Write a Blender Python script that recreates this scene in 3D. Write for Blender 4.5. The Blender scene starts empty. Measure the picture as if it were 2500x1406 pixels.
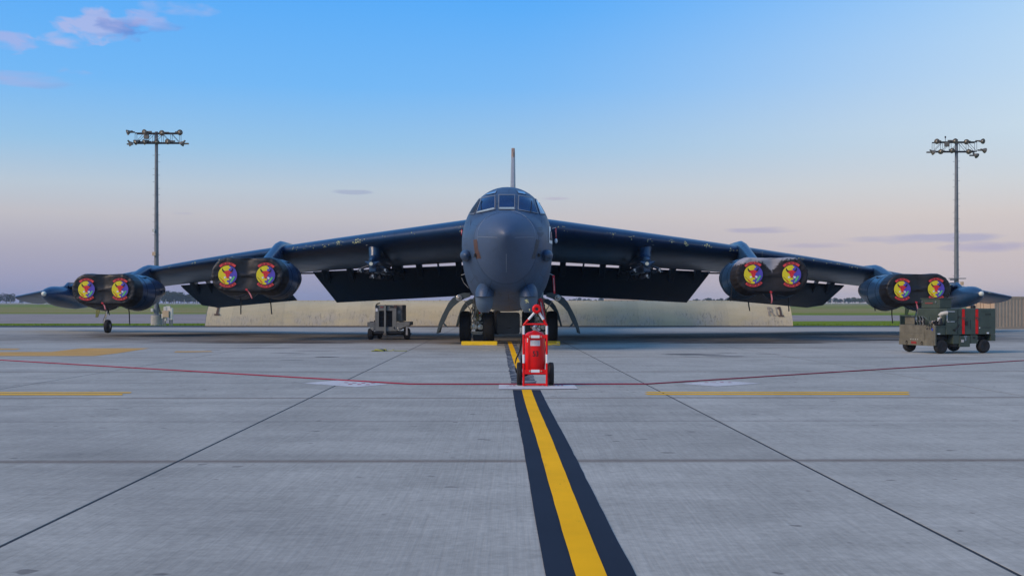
import bpy, bmesh, math, random
from mathutils import Vector, Matrix
from mathutils.bvhtree import BVHTree
from mathutils import noise as mnoise
random.seed(7)
R = math.radians
S = bpy.context.scene
COL = S.collection
pi = math.pi

# ------------------------------------------------------------------ camera
CAMZ, F, HY = 1.5, 2800.0, 740.0           # eye height, focal length and horizon row for a 2500 px wide picture
cd = bpy.data.cameras.new('camera'); cam = bpy.data.objects.new('camera', cd); COL.objects.link(cam)
cam.location = (0, 0, CAMZ); cam.rotation_euler = (R(90), 0, 0)
cd.sensor_width = 36; cd.lens = 36*F/2500; cd.shift_y = (HY-703)/2500
cd.clip_start = .1; cd.clip_end = 20000
S.camera = cam

# ------------------------------------------------------------------ sky, sun, exposure
SUN_AZ, SUN_EL = R(240), R(32)
w = bpy.data.worlds.new('World'); S.world = w; w.use_nodes = True
nt = w.node_tree; N = nt.nodes; LK = nt.links
for n in list(N): N.remove(n)
def wn(t, **k):
    n = N.new(t)
    for a, b in k.items(): setattr(n, a, b)
    return n
def wm(op, a, b=None, c=None):
    n = wn('ShaderNodeMath', operation=op)
    for i, v in enumerate((a, b, c)):
        if v is None: continue
        if isinstance(v, (int, float)): n.inputs[i].default_value = v
        else: LK.new(v, n.inputs[i])
    return n.outputs[0]
def wmix(f, a, b, bt='MIX'):
    n = wn('ShaderNodeMix', data_type='RGBA', blend_type=bt)
    for s, v in ((n.inputs[0], f), (n.inputs[6], a), (n.inputs[7], b)):
        if isinstance(v, (int, float)): s.default_value = v
        elif isinstance(v, tuple): s.default_value = (*v, 1)
        else: LK.new(v, s)
    return n.outputs[2]
tc = wn('ShaderNodeTexCoord'); sep = wn('ShaderNodeSeparateXYZ'); LK.new(tc.outputs['Generated'], sep.inputs[0])
X, Y, Z = sep.outputs
hl = wm('SQRT', wm('ADD', wm('MULTIPLY', X, X), wm('MULTIPLY', Y, Y)))
el = wm('ARCTAN2', Z, hl); az = wm('ARCTAN2', X, Y)
skyt = wn('ShaderNodeTexSky', sky_type='NISHITA'); skyt.sun_disc = False
skyt.sun_elevation = SUN_EL; skyt.sun_rotation = SUN_AZ; skyt.air_density = 1.2; skyt.dust_density = 1.5; skyt.ozone_density = 2
nish = wmix(1.0, skyt.outputs[0], (.10, .10, .10), 'MULTIPLY')
ramp = wn('ShaderNodeValToRGB'); LK.new(wm('MULTIPLY', el, 2/pi), ramp.inputs[0])
cr = ramp.color_ramp
def lin(h): return tuple(((c/255+.055)/1.055)**2.4 if c > 10 else c/255/12.92 for c in h)
stops = [(0.0, (140, 146, 184)), (1.2, (160, 160, 190)), (2.7, (176, 173, 192)), (4.2, (197, 194, 202)), (5.6, (190, 204, 219)),
         (7.6, (154, 199, 236)), (10.6, (114, 187, 252)), (15.0, (84, 174, 255)), (30, (92, 160, 236)), (90, (92, 142, 212))]
while len(cr.elements) < len(stops): cr.elements.new(.5)
for e, (a, c) in zip(cr.elements, stops): e.position = a/90; e.color = (*lin(c), 1)
sky = ramp.outputs[0]
glow = wm('MULTIPLY', wm('MINIMUM', wm('POWER', wm('MULTIPLY', wm('MAXIMUM', X, 0), 1.75), 1.5), .62), wm('SUBTRACT', 1, wm('MINIMUM', wm('MAXIMUM', wm('MULTIPLY', wm('SUBTRACT', el, R(12)), 2.0), 0), 1)))
glow = wm('MULTIPLY', glow, wm('MINIMUM', wm('MAXIMUM', wm('MULTIPLY', wm('SUBTRACT', el, R(4)), 14), 0), 1))
sky = wmix(glow, sky, (.66, .85, .96))
warm = wm('MULTIPLY', .9, wm('MULTIPLY', wm('SMOOTH_MIN', wm('POWER', wm('MAXIMUM', wm('MULTIPLY', wm('ADD', X, .15), 1.5), 0), 1.3), .6, .1), wm('SUBTRACT', 1, wm('MINIMUM', wm('MULTIPLY', el, 4), 1))))
sky = wmix(warm, sky, (.86, .70, .60))
sky = wmix(.10, sky, nish)
# clouds: noise stretched along the horizon, gathered in a few banks
def cloud_noise(sx, sy, sc, det, off):
    cmb = wn('ShaderNodeCombineXYZ'); LK.new(wm('MULTIPLY', az, sx), cmb.inputs[0]); LK.new(wm('MULTIPLY', el, sy), cmb.inputs[1]); cmb.inputs[2].default_value = off
    n = wn('ShaderNodeTexNoise'); n.inputs['Scale'].default_value = sc; n.inputs['Detail'].default_value = det; LK.new(cmb.outputs[0], n.inputs[0])
    n.inputs['Distortion'].default_value = .35
    return n.outputs[0]
def bank(a, e, ra, re):
    q = wm('ADD', wm('POWER', wm('DIVIDE', wm('SUBTRACT', az, R(a)), R(ra)), 2), wm('POWER', wm('DIVIDE', wm('SUBTRACT', el, R(e)), R(re)), 2))
    return wm('MAXIMUM', wm('SUBTRACT', 1, q), 0)
def pxdir(x, y): return math.degrees(math.atan((x-1250)/F)), math.degrees(math.atan((HY-y)/math.hypot(F, x-1250)))
cn1 = cloud_noise(1, 2.4, 38, 10, 3.1); cn2 = cloud_noise(1, 7, 14, 6, 8.3)
def cl(px, py, rx, ry, noi, thr, gain, col, shade=None):
    global sky
    a, e = pxdir(px, py); ra = math.degrees(rx/F); re = math.degrees(ry/F)
    m = wm('MULTIPLY', wm('SUBTRACT', wm('ADD', noi, wm('MULTIPLY', wm('SUBTRACT', bank(a, e, ra, re), 1), .55)), thr), gain)
    m = wm('MINIMUM', wm('MAXIMUM', m, 0), .5)
    c = col
    if shade:
        t = wm('MINIMUM', wm('MAXIMUM', wm('ADD', wm('DIVIDE', wm('SUBTRACT', az, R(a)), R(ra)*.9), wm('MULTIPLY', wm('SUBTRACT', cn2, .5), 3)), 0), 1)
        c = wmix(t, col, shade)
    sky = wmix(m, sky, c)
pink, mauve, lav = lin((206, 190, 220)), lin((96, 132, 208)), lin((158, 158, 194))
cl(248, 62, 130, 62, cn1, .24, 3.4, pink, mauve)
cl(300, 66, 90, 34, cn1, .26, 3.0, mauve)
cl(350, 50, 150, 40, cn1, .33, 2.6, lin((180, 182, 228)), mauve)
cl(150, 100, 110, 28, cn1, .31, 2.5, pink, lin((118, 152, 220)))
cl(440, 22, 160, 34, cn1, .32, 2.2, lin((170, 185, 232)))
cl(20, 100, 120, 44, cn1, .33, 2.4, lin((190, 180, 222)))
cl(70, 195, 170, 26, cn2, .24, 2.0, lin((176, 176, 220)), lin((120, 150, 210)))
cl(205, 180, 100, 22, cn1, .33, 2.2, lin((180, 180, 220)))
cl(860, 470, 70, 11, cn2, .30, 2.6, lin((152, 162, 196)))
cl(440, 522, 70, 9, cn2, .32, 2.2, lin((160, 162, 194)))
cl(1350, 485, 60, 8, cn2, .32, 2.2, lin((176, 170, 196)))
cl(1900, 562, 170, 14, cn2, .28, 2.6, lav, lin((168, 158, 196)))
cl(2240, 582, 260, 18, cn2, .26, 2.4, lin((150, 156, 198)))
cl(2420, 605, 200, 22, cn2, .30, 2.2, lin((152, 152, 196)))
cl(1990, 600, 170, 14, cn2, .36, 2, lin((160, 158, 194)))
bg = wn('ShaderNodeBackground'); LK.new(sky, bg.inputs[0]); bg.inputs[1].default_value = 1.0
wo = wn('ShaderNodeOutputWorld'); LK.new(bg.outputs[0], wo.inputs[0])
sd = bpy.data.lights.new('sun', 'SUN'); sun = bpy.data.objects.new('sun', sd); COL.objects.link(sun)
sd.energy = 2.7; sd.angle = R(30); sd.color = (1, .77, .56)
sdir = Vector((math.sin(SUN_AZ)*math.cos(SUN_EL), math.cos(SUN_AZ)*math.cos(SUN_EL), math.sin(SUN_EL)))
sun.rotation_euler = sdir.to_track_quat('Z', 'Y').to_euler(); sun.location = sdir*60
vs = S.view_settings; vs.view_transform = 'Standard'; vs.look = 'None'; vs.exposure = 0.0; vs.gamma = 1; vs.use_curve_mapping = False

# ------------------------------------------------------------------ frame of reference
def G(d):                                  # apron falls gently away from the camera, the field rises far off
    if d < 86: return .182-.00429*d
    z = .182-.00429*86
    if d < 200: return z
    if d < 900: return z+(1.36-z)*((d-200)/700)
    return 1.36
def D(py): return 3690.0/(py-752)          # distance of a point of the apron from its row
def W(px, py, d): return Vector(((px-1250)/F*d, d, CAMZ+(HY-py)/F*d))
def GP(px, py, dz=0):
    d = D(py); return Vector(((px-1250)/F*d, d, G(d)+dz))

# ------------------------------------------------------------------ materials
MATS = {}
def mat(name, col, rough=.55, metal=0, var=.18, scale=2.5, bump=0, bscale=40, spec=.5, coat=0, dirt=None, stretch=(1, 1, 1), emit=0, panel=None):
    if name in MATS: return MATS[name]
    m = bpy.data.materials.new(name); m.use_nodes = True; t = m.node_tree; b = t.nodes['Principled BSDF']
    b.inputs['Roughness'].default_value = rough; b.inputs['Metallic'].default_value = metal
    b.inputs['Specular IOR Level'].default_value = spec; b.inputs['Coat Weight'].default_value = coat
    c = t.nodes.new('ShaderNodeTexCoord'); mp = t.nodes.new('ShaderNodeMapping'); mp.inputs['Scale'].default_value = stretch
    t.links.new(c.outputs['Object'], mp.inputs[0])
    n = t.nodes.new('ShaderNodeTexNoise'); n.inputs['Scale'].default_value = scale; n.inputs['Detail'].default_value = 6; n.inputs['Roughness'].default_value = .65
    t.links.new(mp.outputs[0], n.inputs[0])
    r = t.nodes.new('ShaderNodeMapRange'); r.inputs[1].default_value = .3; r.inputs[2].default_value = .7; r.inputs[3].default_value = 1-var; r.inputs[4].default_value = 1+var
    t.links.new(n.outputs[0], r.inputs[0])
    x = t.nodes.new('ShaderNodeMix'); x.data_type = 'RGBA'; x.blend_type = 'MULTIPLY'; x.inputs[0].default_value = 1
    x.inputs[6].default_value = (*col, 1); t.links.new(r.outputs[0], x.inputs[7]); out = x.outputs[2]
    if dirt:
        dc, thr, dsc = dirt
        n2 = t.nodes.new('ShaderNodeTexNoise'); n2.inputs['Scale'].default_value = dsc; n2.inputs['Detail'].default_value = 9; n2.inputs['Roughness'].default_value = .75
        t.links.new(mp.outputs[0], n2.inputs[0])
        r2 = t.nodes.new('ShaderNodeMapRange'); r2.inputs[1].default_value = thr; r2.inputs[2].default_value = thr+.12; t.links.new(n2.outputs[0], r2.inputs[0])
        x2 = t.nodes.new('ShaderNodeMix'); x2.data_type = 'RGBA'; t.links.new(r2.outputs[0], x2.inputs[0]); t.links.new(out, x2.inputs[6]); x2.inputs[7].default_value = (*dc, 1); out = x2.outputs[2]
    if panel:
        so = t.nodes.new('ShaderNodeSeparateXYZ'); t.links.new(c.outputs['Object'], so.inputs[0]); cb = t.nodes.new('ShaderNodeCombineXYZ')
        if panel == 'radial':
            zz = t.nodes.new('ShaderNodeMath'); zz.operation = 'SUBTRACT'; zz.inputs[1].default_value = 3.4; t.links.new(so.outputs[2], zz.inputs[0])
            at = t.nodes.new('ShaderNodeMath'); at.operation = 'ARCTAN2'; t.links.new(zz.outputs[0], at.inputs[0]); t.links.new(so.outputs[0], at.inputs[1])
            am = t.nodes.new('ShaderNodeMath'); am.operation = 'MULTIPLY'; am.inputs[1].default_value = 1.5; t.links.new(at.outputs[0], am.inputs[0]); t.links.new(am.outputs[0], cb.inputs[0]); t.links.new(so.outputs[1], cb.inputs[1])
        else: t.links.new(so.outputs[0], cb.inputs[0]); t.links.new(so.outputs[1], cb.inputs[1])
        bk = t.nodes.new('ShaderNodeTexBrick'); bk.inputs['Scale'].default_value = 1; bk.inputs['Mortar Size'].default_value = .011; bk.inputs['Brick Width'].default_value = 1.15 if panel == 'radial' else 1.9; bk.inputs['Row Height'].default_value = .62 if panel == 'radial' else 1.1
        bk.inputs['Color1'].default_value = (1, 1, 1, 1); bk.inputs['Color2'].default_value = (.86, .87, .88, 1); bk.inputs['Mortar'].default_value = (.55, .55, .56, 1); t.links.new(cb.outputs[0], bk.inputs[0])
        x3 = t.nodes.new('ShaderNodeMix'); x3.data_type = 'RGBA'; x3.blend_type = 'MULTIPLY'; x3.inputs[0].default_value = 1; t.links.new(out, x3.inputs[6]); t.links.new(bk.outputs[0], x3.inputs[7]); out = x3.outputs[2]
    t.links.new(out, b.inputs['Base Color'])
    rr = t.nodes.new('ShaderNodeMapRange'); rr.inputs[3].default_value = max(rough-.1, .02); rr.inputs[4].default_value = min(rough+.1, 1); t.links.new(n.outputs[0], rr.inputs[0]); t.links.new(rr.outputs[0], b.inputs['Roughness'])
    if bump:
        n3 = t.nodes.new('ShaderNodeTexNoise'); n3.inputs['Scale'].default_value = bscale; n3.inputs['Detail'].default_value = 4; t.links.new(mp.outputs[0], n3.inputs[0])
        bp = t.nodes.new('ShaderNodeBump'); bp.inputs['Strength'].default_value = bump; bp.inputs['Distance'].default_value = .02
        t.links.new(n3.outputs[0], bp.inputs['Height']); t.links.new(bp.outputs[0], b.inputs['Normal'])
    MATS[name] = m; return m
PAINT = mat('gunship_grey', (.007, .034, .094), .32, var=.14, scale=1.1, bump=.05, bscale=6, dirt=((.005, .025, .072), .58, .9), panel='planar')
NOSEP = mat('radome_grey', (.050, .083, .148), .5, var=.10, scale=1.3, dirt=((.040, .069, .126), .57, 1.2))
POD = mat('nacelle_blue_grey', (.018, .055, .122), .30, var=.22, scale=1.6, spec=.6, dirt=((.012, .035, .075), .60, 1.5))
DARKP = mat('shade_darkened_grey', (.003, .012, .027), .5, var=.3, scale=1)  # aircraft grey darkened, underside shade is put into the colour
GLASS = mat('cockpit_glass', (.006, .022, .085), .06, var=.3, scale=1.5, spec=.9)
GLASSL = mat('sky_toned_glass', (.16, .26, .40), .08, var=.1, spec=.9)  # paler panes: reflected sky is painted into the base colour
INTER = mat('pale_glareshield', (.34, .42, .42), .6)
FRAME = mat('window_frame', (.16, .18, .20), .5)
BLACKC = mat('black_cover_cloth', (.0075, .0068, .0075), .50, var=.4, scale=2.2, bump=.8, bscale=3.2)
FADEC = mat('faded_cover_cloth', (.013, .012, .013), .65, var=.4, scale=2.2, bump=.4, bscale=7)
RUB = mat('tyre_rubber', (.012, .012, .013), .8, var=.4, scale=9, bump=.2, bscale=60)
STEEL = mat('bare_steel', (.42, .42, .40), .38, metal=.75, var=.2, scale=6)
CREAM = mat('cream_gear_paint', (.66, .63, .53), .5, var=.25, scale=8, dirt=((.12, .10, .07), .6, 9))
RED = mat('red_enamel', (.72, .006, .006), .42, var=.12, scale=6, spec=.3, dirt=((.42, .006, .006), .60, 11))
REDC = mat('red_webbing', (.55, .02, .035), .7, var=.2, scale=10)
WHITE = mat('white_paint', (.74, .74, .74), .5, var=.07, scale=8, dirt=((.5, .49, .47), .63, 12))
YEL = mat('yellow_paint', (.86, .56, .004), .5, var=.12, scale=6, dirt=((.40, .27, .02), .62, 8))
BLK = mat('black_paint', (.01, .01, .012), .55, var=.3)
CHIP = mat('primer_chips', (.62, .62, .30), .7, var=.2, scale=20)
BROWN = mat('brown_tape', (.085, .045, .034), .7, var=.35, scale=9)
SLATE = mat('slate_tape', (.05, .055, .07), .7, var=.3, scale=9)
DOORG = mat('gear_door_green_grey', (.048, .064, .064), .5, var=.25, scale=5)
CHROM = mat('zinc_chromate', (.27, .25, .06), .6, var=.2, scale=9)
GREEN = mat('olive_cart_paint', (.052, .072, .054), .55, var=.22, scale=3, dirt=((.10, .11, .085), .62, 4))
OLIVE = mat('worn_olive_paint', (.135, .122, .085), .65, var=.3, scale=4, dirt=((.28, .27, .22), .63, 6))
CGREY = mat('cart_grey', (.165, .165, .150), .6, var=.2, scale=5, dirt=((.05, .045, .04), .62, 6))
CARTB = mat('cart_brown_side', (.16, .135, .105), .65, var=.3, scale=5)
TAN = mat('container_tan', (.46, .33, .215), .6, var=.1, scale=2, dirt=((.36, .25, .16), .64, 3))
GALV = mat('galvanised_steel', (.16, .175, .19), .5, metal=.25, var=.2, scale=4)
LAMPO = mat('lamp_housing', (.16, .145, .12), .5, metal=.3, var=.25, scale=10)
LENS = mat('lamp_glass', (.36, .33, .28), .12, metal=.5, var=.4, scale=6)
CONC = mat('pole_concrete', (.36, .34, .31), .85, var=.2, scale=5, bump=.3, bscale=30)
BOXT = mat('tan_box', (.55, .40, .26), .6, var=.12)
BOXW = mat('pale_box', (.60, .58, .52), .6, var=.15)
EM = {'black': mat('print_black', (.010, .010, .012), .6), 'yellow': mat('print_yellow', (.74, .62, .012), .6, var=.1, scale=6),
      'purple': mat('print_purple', (.085, .062, .42), .6, var=.15, scale=6), 'red': mat('print_red', (.66, .025, .03), .6, var=.12, scale=8),
      'white': mat('print_white', (.72, .70, .72), .6), 'orange': mat('print_orange', (.62, .13, .01), .6), 'green': mat('print_green', (.12, .52, .16), .6),
      'banner': mat('print_banner', (.70, .055, .055), .6, var=.12, scale=8)}

# ------------------------------------------------------------------ mesh helpers
class M:
    def __init__(s): s.v = []; s.f = []
    def add(s, v, f):
        o = len(s.v); s.v += [Vector(p) for p in v]; s.f += [tuple(i+o for i in q) for q in f]; return s
    def box(s, c, sz, rz=0, rx=0, ry=0, taper=1):
        m = Matrix.Translation(c) @ Matrix.Rotation(rz, 4, 'Z') @ Matrix.Rotation(ry, 4, 'Y') @ Matrix.Rotation(rx, 4, 'X')
        v = []
        for z in (-.5, .5):
            k = taper if z > 0 else 1
            for x, y in ((-.5, -.5), (.5, -.5), (.5, .5), (-.5, .5)): v.append(m @ Vector((x*sz[0]*k, y*sz[1]*k, z*sz[2])))
        return s.add(v, [(3, 2, 1, 0), (4, 5, 6, 7), (0, 1, 5, 4), (1, 2, 6, 5), (2, 3, 7, 6), (3, 0, 4, 7)])
    def cyl(s, a, b, r0, r1=None, n=16, cap=True):
        a = Vector(a); b = Vector(b); r1 = r0 if r1 is None else r1
        q = (b-a).to_track_quat('Z', 'Y'); v = []
        for p, r in ((a, r0), (b, r1)):
            for i in range(n): v.append(p+q @ Vector((r*math.cos(2*pi*i/n), r*math.sin(2*pi*i/n), 0)))
        f = [(i, (i+1) % n, n+(i+1) % n, n+i) for i in range(n)]
        if cap: f += [tuple(range(n-1, -1, -1)), tuple(range(n, 2*n))]
        return s.add(v, f)
    def tube(s, pts, r, n=8):
        pts = [Vector(p) for p in pts]; v = []; f = []
        for k, p in enumerate(pts):
            t = pts[min(k+1, len(pts)-1)]-pts[max(k-1, 0)]
            q = t.to_track_quat('Z', 'Y'); rr = r[k] if isinstance(r, (list, tuple)) else r
            for i in range(n): v.append(p+q @ Vector((rr*math.cos(2*pi*i/n), rr*math.sin(2*pi*i/n), 0)))
        for k in range(len(pts)-1):
            for i in range(n): f.append((k*n+i, k*n+(i+1) % n, (k+1)*n+(i+1) % n, (k+1)*n+i))
        f += [tuple(range(n-1, -1, -1)), tuple(range((len(pts)-1)*n, len(pts)*n))]
        return s.add(v, f)
    def loft(s, rings, cap=True, closed=True):
        n = len(rings[0]); v = [p for r in rings for p in r]; f = []
        for k in range(len(rings)-1):
            for i in range(n if closed else n-1): f.append((k*n+i, k*n+(i+1) % n, (k+1)*n+(i+1) % n, (k+1)*n+i))
        if cap and closed: f += [tuple(range(n-1, -1, -1)), tuple(range((len(rings)-1)*n, len(rings)*n))]
        return s.add(v, f)
    def lathe(s, prof, o=(0, 0, 0), axis='Y', n=24):
        o = Vector(o); rings = []
        for t, r in prof:
            ring = []
            for i in range(n):
                a = 2*pi*i/n; c, q = r*math.cos(a), r*math.sin(a)
                ring.append(o+Vector({'Y': (c, t, q), 'X': (t, c, q), 'Z': (c, q, t)}[axis]))
            rings.append(ring)
        return s.loft(rings)
    def prism(s, poly, a, b, axis='Y'):     # poly in the two other axes
        v = []
        for t in (a, b):
            for p, q in poly: v.append({'Y': (p, t, q), 'X': (t, p, q), 'Z': (p, q, t)}[axis])
        n = len(poly); f = [tuple(range(n-1, -1, -1)), tuple(range(n, 2*n))]+[(i, (i+1) % n, n+(i+1) % n, n+i) for i in range(n)]
        return s.add(v, f)
    def ell(s, c, r, n=20, m=12, rot=None):
        c = Vector(c); rings = []
        for k in range(m+1):
            t = -pi/2+pi*k/m; ring = []
            for i in range(n):
                p = Vector((r[0]*math.cos(t)*math.cos(2*pi*i/n), r[1]*math.sin(t), r[2]*math.cos(t)*math.sin(2*pi*i/n)))
                ring.append(c+(rot @ p if rot else p))
            rings.append(ring)
        return s.loft(rings, cap=False)
    def grid(s, fn, nu, nv):
        v = [fn(i/nu, j/nv) for j in range(nv+1) for i in range(nu+1)]
        f = [(j*(nu+1)+i, j*(nu+1)+i+1, (j+1)*(nu+1)+i+1, (j+1)*(nu+1)+i) for j in range(nv) for i in range(nu)]
        return s.add(v, f)
    def mesh(s, name, off=None, weld=False):
        me = bpy.data.meshes.new(name)
        me.from_pydata([v-off for v in s.v] if off is not None else s.v, [], s.f)
        bm = bmesh.new(); bm.from_mesh(me)
        if weld: bmesh.ops.remove_doubles(bm, verts=bm.verts, dist=1e-5)
        bmesh.ops.recalc_face_normals(bm, faces=bm.faces); bm.to_mesh(me); bm.free()
        return me
def put(name, me, m, parent=None, loc=None, smooth=False, bevel=0, seg=2, ang=35, kind=None):
    o = bpy.data.objects.new(name, me); COL.objects.link(o)
    if m is not None and not me.materials: me.materials.append(m)
    if parent: o.parent = parent
    if loc is not None: o.location = loc
    if smooth:
        for p in me.polygons: p.use_smooth = True
        if ang < 180:
            try: me.set_sharp_from_angle(angle=R(ang))
            except Exception: pass
    if bevel:
        bv = o.modifiers.new('bevel', 'BEVEL'); bv.width = bevel; bv.segments = seg; bv.limit_method = 'ANGLE'; bv.angle_limit = R(40)
    if kind: o['kind'] = kind
    return o
def part(name, mb, m, parent=None, off=None, weld=False, **k): return put(name, mb.mesh(name, off, weld), m, parent, **k)
def tag(o, label, cat, group=None):
    o['label'] = label; o['category'] = cat
    if group: o['group'] = group
    return o
def thing(name, label, cat, loc, rz=0, group=None):
    o = bpy.data.objects.new(name, None); COL.objects.link(o); o.location = loc; o.rotation_euler = (0, 0, rz); o.empty_display_size = .2
    return tag(o, label, cat, group)
def struct(o): o['kind'] = 'structure'; return o
_txt = {}
def text_mesh(s, size=1.0):
    k = (s, size)
    if k in _txt: return _txt[k]
    c = bpy.data.curves.new('text', 'FONT'); c.body = s; c.size = size; c.align_x = 'CENTER'; c.align_y = 'CENTER'; c.resolution_u = 3; c.offset = .022*size
    o = bpy.data.objects.new('text', c); COL.objects.link(o); bpy.context.view_layer.update()
    me = bpy.data.meshes.new_from_object(o.evaluated_get(bpy.context.evaluated_depsgraph_get()))
    v = [p.co.copy() for p in me.vertices]; f = [tuple(p.vertices) for p in me.polygons]
    bpy.data.objects.remove(o); bpy.data.curves.remove(c); bpy.data.meshes.remove(me)
    _txt[k] = (v, f); return _txt[k]
def add_text(mb, s, size, fn):              # fn maps the flat lettering (x, y) to a point in space
    v, f = text_mesh(s, size); return mb.add([fn(p.x, p.y) for p in v], f)
def lerp(a, b, t): return a+(b-a)*t
def interp(tab, x):
    for i in range(len(tab)-1):
        a, b = tab[i], tab[i+1]
        if x <= b[0] or i == len(tab)-2:
            t = (x-a[0])/(b[0]-a[0]); return tuple(lerp(p, q, t) for p, q in zip(a[1:], b[1:]))
def smooth_interp(tab, x):                   # Catmull-Rom over a table
    n = len(tab)
    for i in range(n-1):
        if x <= tab[i+1][0] or i == n-2:
            a, b = tab[i], tab[i+1]; p0 = tab[max(i-1, 0)]; p3 = tab[min(i+2, n-1)]
            h = b[0]-a[0]; t = min(max((x-a[0])/h, 0), 1); out = []
            for k in range(1, len(a)):
                m0 = (b[k]-p0[k])/(b[0]-p0[0])*h; m1 = (p3[k]-a[k])/(p3[0]-a[0])*h
                t2, t3 = t*t, t*t*t
                out.append((2*t3-3*t2+1)*a[k]+(t3-2*t2+t)*m0+(-2*t3+3*t2)*b[k]+(t3-t2)*m1)
            return tuple(out)

# ------------------------------------------------------------------ ground materials
def shader(name):
    m = bpy.data.materials.new(name); m.use_nodes = True; t = m.node_tree
    class T: pass
    h = T(); h.m = m; h.t = t; h.b = t.nodes['Principled BSDF']
    def node(ty, **k):
        n = t.nodes.new(ty)
        for a, b in k.items(): setattr(n, a, b)
        return n
    def link(a, b): t.links.new(a, b)
    def setin(s, v):
        if isinstance(v, (int, float)): s.default_value = v
        elif isinstance(v, tuple): s.default_value = (*v, 1) if len(v) == 3 and s.type == 'RGBA' else v
        else: link(v, s)
    def math_(op, *a):
        n = node('ShaderNodeMath', operation=op)
        for i, v in enumerate(a): setin(n.inputs[i], v)
        return n.outputs[0]
    def mix(f, a, b, bt='MIX'):
        n = node('ShaderNodeMix', data_type='RGBA', blend_type=bt); setin(n.inputs[0], f); setin(n.inputs[6], a); setin(n.inputs[7], b); return n.outputs[2]
    def noise(vec, sc, det=5, rough=.6, dist=0):
        n = node('ShaderNodeTexNoise'); n.inputs['Scale'].default_value = sc; n.inputs['Detail'].default_value = det; n.inputs['Roughness'].default_value = rough; n.inputs['Distortion'].default_value = dist
        link(vec, n.inputs[0]); return n.outputs[0]
    def mrange(v, a, b, c=0, d=1):
        n = node('ShaderNodeMapRange'); setin(n.inputs[0], v)
        for i, q in enumerate((a, b, c, d)): n.inputs[i+1].default_value = q
        return n.outputs[0]
    def scaled(vec, s):
        n = node('ShaderNodeMapping'); n.inputs['Scale'].default_value = s; link(vec, n.inputs[0]); return n.outputs[0]
    h.node, h.link, h.math, h.mix, h.noise, h.mrange, h.scaled, h.setin = node, link, math_, mix, noise, mrange, scaled, setin
    g = node('ShaderNodeNewGeometry'); h.pos = g.outputs['Position']; sx = node('ShaderNodeSeparateXYZ'); link(h.pos, sx.inputs[0]); h.x, h.y, h.z = sx.outputs
    return h
JY0, JSP = 9.9, 6.94                          # transverse joints
JDIR = -.0130                                 # lane direction
h = shader('worn_concrete')
big = h.noise(h.pos, .16, 4); mid = h.noise(h.pos, .9, 6, .65); fine = h.noise(h.pos, 14, 4, .7)
broom = h.noise(h.scaled(h.pos, (46, .8, 1)), 1, 5, .7); drag = h.noise(h.scaled(h.pos, (.18, 1.9, 1)), 1, 5, .6, .6)
oi = h.node('ShaderNodeObjectInfo')
f = h.math('MULTIPLY', h.mrange(big, .3, .7, .90, 1.09), h.mrange(mid, .3, .7, .86, 1.12))
f = h.math('MULTIPLY', f, h.mrange(broom, .25, .75, .87, 1.13)); f = h.math('MULTIPLY', f, h.mrange(drag, .3, .7, .91, 1.08))
f = h.math('MULTIPLY', f, h.mrange(fine, .3, .7, .86, 1.13)); f = h.math('MULTIPLY', f, h.mrange(oi.outputs['Random'], 0, 1, .93, 1.07))
col = h.mix(1.0, (.362, .350, .305), f, 'MULTIPLY')
warpn = h.noise(h.scaled(h.pos, (.5, 1.2, 1)), 1, 7, .7)
def stain_or_shade(cx, cy, rx, ry, k, c, soft=1.0, wob=1.3):
    global col
    q = h.math('ADD', h.math('POWER', h.math('DIVIDE', h.math('SUBTRACT', h.x, cx), rx), 2.0), h.math('POWER', h.math('DIVIDE', h.math('SUBTRACT', h.y, cy), ry), 2.0))
    v = h.math('ADD', h.math('SUBTRACT', 1.0, q), h.math('MULTIPLY', h.math('SUBTRACT', warpn, .5), wob*2))
    col = h.mix(h.mrange(v, 0, soft, 0, k), col, c)
oil, brn, tyre = (.035, .028, .024), (.15, .115, .085), (.09, .088, .092)
stain_or_shade(0, 48, 32, 7, .6, brn, 1.2); stain_or_shade(5, 57, 30, 9, .6, tyre, 1.2); stain_or_shade(10, 52, 14, 2.2, .5, tyre, .9); stain_or_shade(-13, 53, 17, 8, .68, (.065, .062, .052), 1.3); stain_or_shade(12, 50, 18, 7, .72, (.05, .056, .056), 1.3); stain_or_shade(0, 46, 10, 5, .6, (.07, .057, .045), 1.2); stain_or_shade(-8, 53, 12, 2.6, .4, (.07, .06, .055), .9); stain_or_shade(-2.0, 45, 4.5, 4, .35, brn, 1.0)  # broad soft patches: ground stains plus shade under the aircraft painted in
stain_or_shade(-16.3, 57, 6.5, 3.2, .75, (.06, .042, .03), .8); stain_or_shade(-16.8, 55.0, 3.2, 1.1, .9, oil, .6)
stain_or_shade(-9.2, 45.6, 6, 2.4, .65, (.09, .065, .045), .9); stain_or_shade(-9.0, 43.8, 3.6, .8, .92, oil, .5)
stain_or_shade(9.0, 45.8, 6, 2.4, .65, (.06, .05, .045), .9); stain_or_shade(8.7, 43.6, 3.4, .8, .92, oil, .5); stain_or_shade(16.8, 47.8, 3.4, .8, .75, oil, .6); stain_or_shade(17, 57, 6, 2.6, .5, tyre, .9)
stain_or_shade(-5.0, 31.0, .36, .22, .9, (.03, .03, .032), .3, .4); stain_or_shade(5.1, 32.6, .9, .55, .75, (.05, .05, .055), .4, 2.2); stain_or_shade(5.9, 31.4, .7, .4, .6, (.05, .05, .055), .4, 2.4)
stain_or_shade(-8.0, 38.0, 1.2, .5, .45, (.09, .09, .095), .5, 2); stain_or_shade(-6, 35.2, .7, .22, .5, (.07, .07, .075), .4, 1.2); stain_or_shade(2.6, 37.4, 1.3, .5, .5, (.06, .055, .05), .5, 1.6)
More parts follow.
